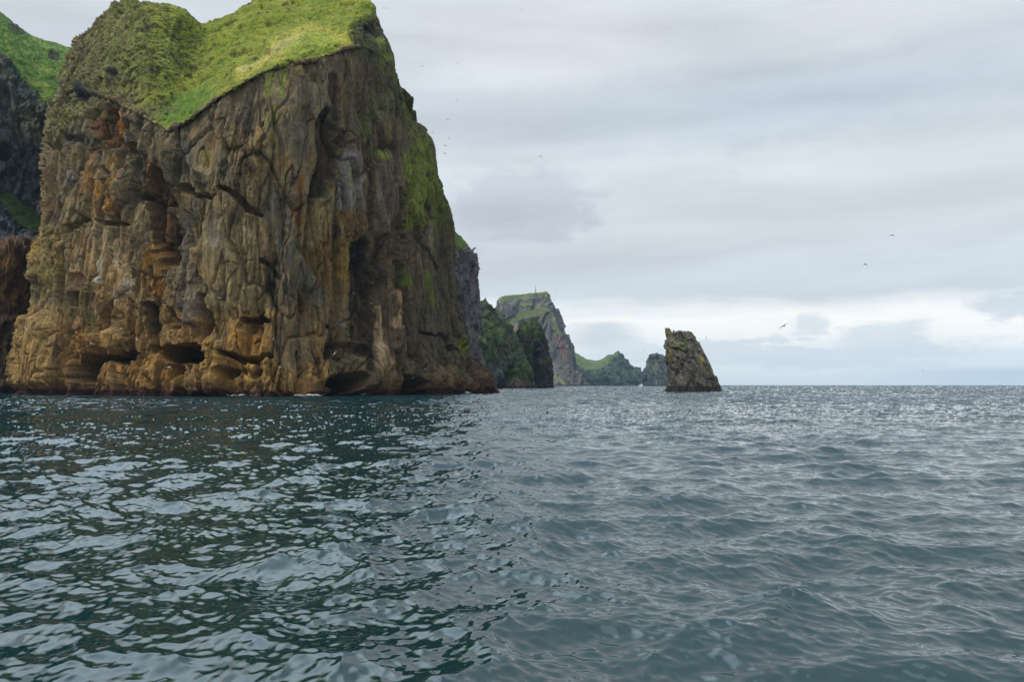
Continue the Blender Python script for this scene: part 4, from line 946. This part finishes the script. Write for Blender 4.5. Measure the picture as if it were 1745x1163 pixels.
# ------------------------------------------------------------------ distant vessels
M_HULL = plain('hull_paint', (96, 110, 124), .5); M_WHITE = plain('white_paint', (225, 226, 226), .5, .05)
def vessel(px_, D, L, h, label, hull, angle, name):
    q = P(px_, HOR, D)
    root = bpy.data.objects.new(name, None); sc.collection.objects.link(root); root.location = (q[0], D, 0); root.rotation_euler = (0, 0, angle)
    tag(root, label, 'ship' if L > 20 else 'boat')
    vv, ff = [], []
    st = [(-.5, .10, 1.0), (-.42, .13, .9), (0, .15, .85), (.3, .12, .95), (.5, .005, 1.25)]
    for fx, fw, fh in st:
        for (a, b) in ((-.6, -.5), (-1, fh), (1, fh), (.6, -.5)): vv.append((fx * L, a * fw * L, b * h * .35 if b > 0 else b * h * .2))
    for i in range(4):
        for j in range(4): ff.append((i * 4 + j, i * 4 + (j + 1) % 4, i * 4 + 4 + (j + 1) % 4, i * 4 + 4 + j))
    ff.append((0, 1, 2, 3)); ff.append((16, 17, 18, 19))
    link_mesh('hull', vv, np.array(ff), hull, parent=root, smooth=False)
    vv, ff = [], []
    for (x0, x1, w_, z0, z1) in ((-.38, -.05, .10, .3, .62), (-.34, -.14, .08, .62, .86)):
        o = len(vv); ins = .02
        for zq, k in ((z0, 0), (z1, ins)):
            for (a, b) in ((x0 + k, -w_), (x1 - 2 * k, -w_), (x1 - 2 * k, w_), (x0 + k, w_)): vv.append((a * L, b * L, zq * h))
        ff += [(o, o + 1, o + 5, o + 4), (o + 1, o + 2, o + 6, o + 5), (o + 2, o + 3, o + 7, o + 6), (o + 3, o, o + 4, o + 7), (o + 4, o + 5, o + 6, o + 7)]
    link_mesh('cabin', vv, np.array(ff), M_WHITE, parent=root, smooth=False)
    vv, ff = [], []; tube(vv, ff, (-.22 * L, 0, .8 * h), (-.22 * L, 0, 1.5 * h), .03 * h)
    link_mesh('masthead', vv, np.array(ff), hull, parent=root, smooth=False)
vessel(1704, 5200, 22, 7.5, 'tiny grey ship on the horizon near the right edge', M_HULL, rad(20), 'ship')
vessel(1091.5, 2120, 12, 6.0, 'tiny white boat in front of the gap between the far headland and rock', M_WHITE, rad(150), 'boat')

# ------------------------------------------------------------------ surf along the foot of the cliff
def foam():
    m = bpy.data.materials.new('surf_foam'); m.use_nodes = True; nt = m.node_tree; nt.nodes.clear(); q = N(nt)
    g = q.n('ShaderNodeNewGeometry'); nf = q.noise(g.outputs['Position'], .9, 5, .7, .3)
    at = q.n('ShaderNodeAttribute', attribute_name='surf')
    a = q.m('MULTIPLY', q.sm(q.m('ADD', nf, q.m('SUBTRACT', at.outputs['Fac'], 1.0)), 0.22, .50), .9)
    bs = q.n('ShaderNodeBsdfPrincipled'); bs.inputs['Base Color'].default_value = (.78, .8, .8, 1); bs.inputs['Roughness'].default_value = .8
    q.put(bs, 'Alpha', a)
    o = q.n('ShaderNodeOutputMaterial'); q.l.new(bs.outputs[0], o.inputs[0])
    px = np.linspace(20, 868, 700)
    base_px = [33, 100, 165, 230, 290, 345, 420, 500, 560, 610, 680, 740, 800, 855, 900]
    base_D = [292, 274, 264, 254, 246, 238, 234, 236, 246, 256, 276, 296, 318, 342, 360]
    D = np.interp(px, base_px, base_D)
    P_ = MAINPTS.reshape(-1, 3); P_ = P_[(P_[:, 2] > -.2) & (P_[:, 2] < .9)]
    qx, _q = proj(P_); bins = np.arange(18, 870, 6)
    dm = np.array([np.percentile(P_[(qx >= b_) & (qx < b_ + 6), 1], 12) if ((qx >= b_) & (qx < b_ + 6)).any() else np.nan for b_ in bins])
    ok = ~np.isnan(dm); D = np.interp(px, bins[ok] + 3, dm[ok]); D = np.convolve(np.pad(D, 4, mode='edge'), np.ones(9) / 9, 'valid')
    k = [(392, 10, .35), (412, 18, .55), (440, 14, .4), (508, 16, .55), (540, 26, .75), (604, 12, .55), (622, 9, .45), (690, 6, .3), (797, 12, .75), (844, 8, .35), (262, 6, .2), (346, 8, .3)]
    den = .10 + sum((w_ + .22) * np.exp(-((px - c_) / r_) ** 2) for c_, r_, w_ in k)
    nr = 14; V = np.zeros((700, nr, 3), F32); dn = np.zeros((700, nr), F32)
    for j in range(nr):
        f = j / (nr - 1); off = 1.5 - 10 * f
        Dj = D + off
        V[:, j, 0] = (px - W0 / 2) / FPX * Dj / CT; V[:, j, 1] = Dj
        V[:, j, 2] = .16 + (.45 + .3 * np.sin(px * .33) * np.sin(px * .117)) * (1 - f) ** 1.6 + .05 * np.sin(px * .21 + j)
        dn[:, j] = den * (1 - np.abs(f - .25) * .75)
    ob = link_mesh('surf_foam', V, grid_faces(700, nr), m, extra={'surf': dn})
    tag(ob, 'thin white surf washing along the foot of the big cliff', 'surf', kind='stuff')
foam()

# ------------------------------------------------------------------ seabirds
M_BIRDW = plain('white_feathers', (225, 225, 220), .8, .06, 9); M_BIRDD = plain('dark_feathers', (70, 72, 78), .8, .2, 9)
def bird_mesh(name, dihedral, sweep, mat, mat2):
    """one continuous body: fuselage rings, wings grown out of them; span 1 m"""
    V, F_ = [], []
    seg = 8
    rings = [(-.30, .004, .0), (-.24, .030, .0), (-.16, .022, .0), (-.06, .042, 0), (.04, .052, -.004), (.13, .042, 0), (.19, .030, .010), (.235, .034, .014), (.265, .024, .012), (.30, .008, .006), (.325, .002, .002)]
    for (y_, r_, z_) in rings:
        fl = .35 if y_ < -.2 else 1
        for i in range(seg):
            t = 2 * math.pi * i / seg; V.append((math.cos(t) * r_ * (1.6 if y_ < -.2 else 1), y_, z_ + math.sin(t) * r_ * fl))
    for j in range(len(rings) - 1):
        for i in range(seg): F_.append((j * seg + i, j * seg + (i + 1) % seg, (j + 1) * seg + (i + 1) % seg, (j + 1) * seg + i))
    for sg in (-1, 1):
        st = [(.03, .085, 0, .020), (.12, .085, .02, .014), (.24, .075, .045, .010), (.36, .055, .03, .007), (.46, .030, -.01, .004), (.52, .006, -.05, .002)]
        o = len(V)
        for (x_, ch, yo, th) in st:
            xa = abs(x_); up_ = math.sin(rad(dihedral)) * min(xa, .24) + math.sin(rad(dihedral - 26)) * max(0, xa - .24)
            ya = .04 + yo + sweep * max(0, xa - .2)
            for (fy, fz) in ((1, 0), (.4, 1), (-1, 0), (.3, -.5)): V.append((sg * x_, ya + fy * ch * (1 if fy > 0 else .9), up_ + .012 + fz * th))
        for j in range(len(st) - 1):
            for i in range(4): F_.append((o + j * 4 + i, o + j * 4 + (i + 1) % 4, o + j * 4 + 4 + (i + 1) % 4, o + j * 4 + 4 + i))
    me = bpy.data.meshes.new(name); me.from_pydata(V, [], F_); me.materials.append(mat); me.materials.append(mat2)
    for p_ in me.polygons:
        p_.use_smooth = True
        if abs(p_.center.x) > .42: p_.material_index = 1
    return me
BM = {}
for nm, di, sw in (('glide', 10, -.15), ('up', 38, -.2), ('down', -18, -.35), ('swept', 4, -.6)):
    BM['w' + nm] = bird_mesh('bird_white_' + nm, di, sw, M_BIRDW, M_BIRDD); BM['d' + nm] = bird_mesh('bird_dark_' + nm, di, sw, M_BIRDD, M_BIRDD)
BIRDS = [ # px, py, span px, tone+pose, roll, yaw, distance, label
 (1336,556,15,'dglide',-35,10,70,'dark seabird banking with spread wings below the small cloud over the open sea'),
 (1475,450,9,'ddown',4,60,110,'dark seabird seen head-on, highest but one over the open sea at right'),
 (1521,401,12,'dglide',-6,20,110,'rightmost seabird in the grey sky, wings level'),
 (781,107,7,'dswept',-50,40,150,'tilted dark seabird high above the cliff shoulder'),
 (778,169,8,'dup',80,10,150,'seabird turned on edge beside the upper cliff edge'),
 (720,112,6,'dglide',5,70,200,'faint seabird closest to the cliff top in the sky'),
 (763,203,6,'dglide',5,80,220,'pale seabird streaking level just right of the cliff shoulder'),
 (765,235,8,'dswept',48,30,150,'seabird diving down to the right beside the mossy edge'),
 (759,248,9,'dglide',2,75,170,'upper of two level seabirds beside the mossy edge'),
 (758,261,8,'dglide',4,80,190,'lower of two level seabirds beside the mossy edge'),
 (737,226,6,'dglide',-4,70,210,'seabird skimming the corner of the green shoulder'),
 (803,252,5,'dup',0,15,190,'tiny seabird right of the pair by the mossy edge'),
 (866,211,5,'dup',10,20,170,'small dark seabird alone left of the centre sky'),
 (920,229,4,'dswept',60,20,210,'faint seabird right above the level centre one'),
 (921,266,8,'ddown',2,60,150,'level dark seabird in the centre of the grey sky'),
 (769,305,4,'dup',80,20,210,'upper tiny seabird next to the cliff edge at mid height'),
 (780,315,4,'dglide',30,20,220,'lower tiny seabird next to the cliff edge at mid height'),
 (823,325,3,'dglide',10,20,260,'speck of a seabird in front of the dark cloud'),
 (818,459,8,'dglide',3,70,190,'seabird level with the top of the grey pillar cliff'),
 (806,389,4,'dglide',0,60,260,'faint seabird above the grey pillar cliff'),
 (844,423,4,'dswept',20,20,260,'faint seabird right of the grey pillar cliff'),
 (948,496,5,'dglide',5,60,300,'seabird just right of the radio mast'),
 (958,529,4,'dglide',0,30,320,'seabird over the shoulder of the flat-topped mountain'),
 (1203,577,6,'dup',70,20,240,'seabird flying right of the leaning stack top'),
 (1097,599,4,'dglide',5,40,330,'seabird above the gap left of the leaning stack'),
 (1572,632,5,'dup',0,10,320,'lone pale seabird low over the horizon at right'),
 (655,13,5,'dglide',5,70,200,'seabird beside the very top of the cliff'),
 (888,16,4,'dglide',3,60,260,'seabird at the upper edge of the sky, centre'),
 (1221,44,4,'dglide',3,60,260,'seabird at the upper edge of the sky, right of centre'),
 (1318,455,3,'dglide',3,60,300,'faint left speck of a pair of birds over the bright band'),
 (466,578,9,'wglide',-55,20,190,'white seabird banking in front of the ochre overhang'),
 (570,603,9,'wswept',-50,20,200,'white seabird gliding above the right-hand black cave'),
 (477,626,8,'wglide',15,40,200,'white seabird low over the layered ochre foot'),
 (289,626,9,'wdown',15,30,190,'white seabird in front of the middle black cave'),
 (233,579,8,'wglide',40,20,200,'white seabird left of the dark cavity above the waterline'),
 (155,586,8,'wup',40,20,200,'white seabird on the ochre bulge above the left cave'),
 (43,559,9,'wswept',70,20,200,'white seabird hugging the left edge of the headland'),
 (281,470,6,'wup',30,20,215,'white seabird at the orange hollow'),
 (363,487,6,'wglide',10,20,205,'upper of two white seabirds beside the long vertical crack'),
 (374,508,7,'wglide',5,20,205,'lower of two white seabirds beside the long vertical crack'),
 (473,414,5,'wglide',5,40,205,'white seabird on the smooth curving grey band'),
 (534,472,5,'wglide',5,40,205,'white seabird at the lower end of the curving grey band'),
 (452,299,6,'wglide',20,30,205,'left of two white seabirds on the upper brown face'),
 (469,309,6,'wdown',15,30,205,'right of two white seabirds on the upper brown face'),
 (419,246,5,'wglide',5,30,205,'white seabird above the dark pits of the upper face'),
 (533,295,4,'wglide',5,30,205,'small white seabird at the edge of the dark brown hollow'),
 (604,299,6,'wglide',20,30,215,'white seabird across the chalky streak, middle of three'),
 (578,313,7,'wglide',5,30,215,'white seabird left of the chalky streak, lowest of three'),
 (628,288,6,'wglide',5,30,220,'white seabird right of the chalky streak, highest of three'),
 (646,193,7,'wup',8,30,225,'white seabird near the top right of the cliff face'),
 (633,482,5,'wglide',20,30,225,'white seabird on the dark maroon streak, middle height'),
 (669,472,6,'wup',80,20,230,'white seabird turned on edge at the tip of the pale streak'),
 (603,500,5,'wswept',20,30,225,'white seabird left side of the dark maroon streak'),
 (633,517,5,'wglide',8,30,225,'white seabird just above the pale triangular slab'),
 (638,531,5,'wglide',5,30,225,'white seabird on the top tip of the pale triangular slab'),
 (649,552,7,'wdown',60,20,225,'white seabird in front of the pale triangular slab'),
 (725,630,5,'wglide',5,30,240,'white seabird above the low cave near the cape'),
 (537,558,4,'wglide',60,30,215,'small white seabird on the smooth slab above the ochre foot'),
 (620,388,6,'wup',85,20,215,'white seabird in the long dark cleft'),
 (237,122,6,'wglide',3,30,250,'white seabird over the mossy dome'),
]
for px_, py_, sp, key, roll, yaw, D, lb in BIRDS:
    o = bpy.data.objects.new('seabird', BM[key]); sc.collection.objects.link(o)
    o.location = P(px_, py_, D); s_ = sp / FPX * D * 1.25
    o.scale = (s_, s_, s_)
    o.rotation_mode = 'YXZ'
    o.rotation_euler = (rad(12), rad(roll), rad(yaw * .6))
    tag(o, lb, 'bird', 'seabirds in flight')

#@@HAZE
# ------------------------------------------------------------------ air
def haze():
    x0, x1, y0, y1, z0, z1 = -7000, 7000, -300, 6700, -6, 330
    V = [(x, y, z) for z in (z0, z1) for (x, y) in ((x0, y0), (x1, y0), (x1, y1), (x0, y1))]
    Fc = [(0, 3, 2, 1), (4, 5, 6, 7), (0, 1, 5, 4), (1, 2, 6, 5), (2, 3, 7, 6), (3, 0, 4, 7)]
    m = bpy.data.materials.new('haze_air'); m.use_nodes = True; nt = m.node_tree; nt.nodes.clear(); q = N(nt)
    v = q.n('ShaderNodeVolumePrincipled'); v.inputs['Color'].default_value = (.52, .75, 1.0, 1); v.inputs['Density'].default_value = 0.00004; v.inputs['Anisotropy'].default_value = 0.0
    o = q.n('ShaderNodeOutputMaterial'); q.l.new(v.outputs[0], o.inputs['Volume'])
    ob = link_mesh('haze', V, np.array(Fc), m, smooth=False)
    tag(ob, 'thin bluish sea haze over the water', 'haze', kind='stuff')
haze()
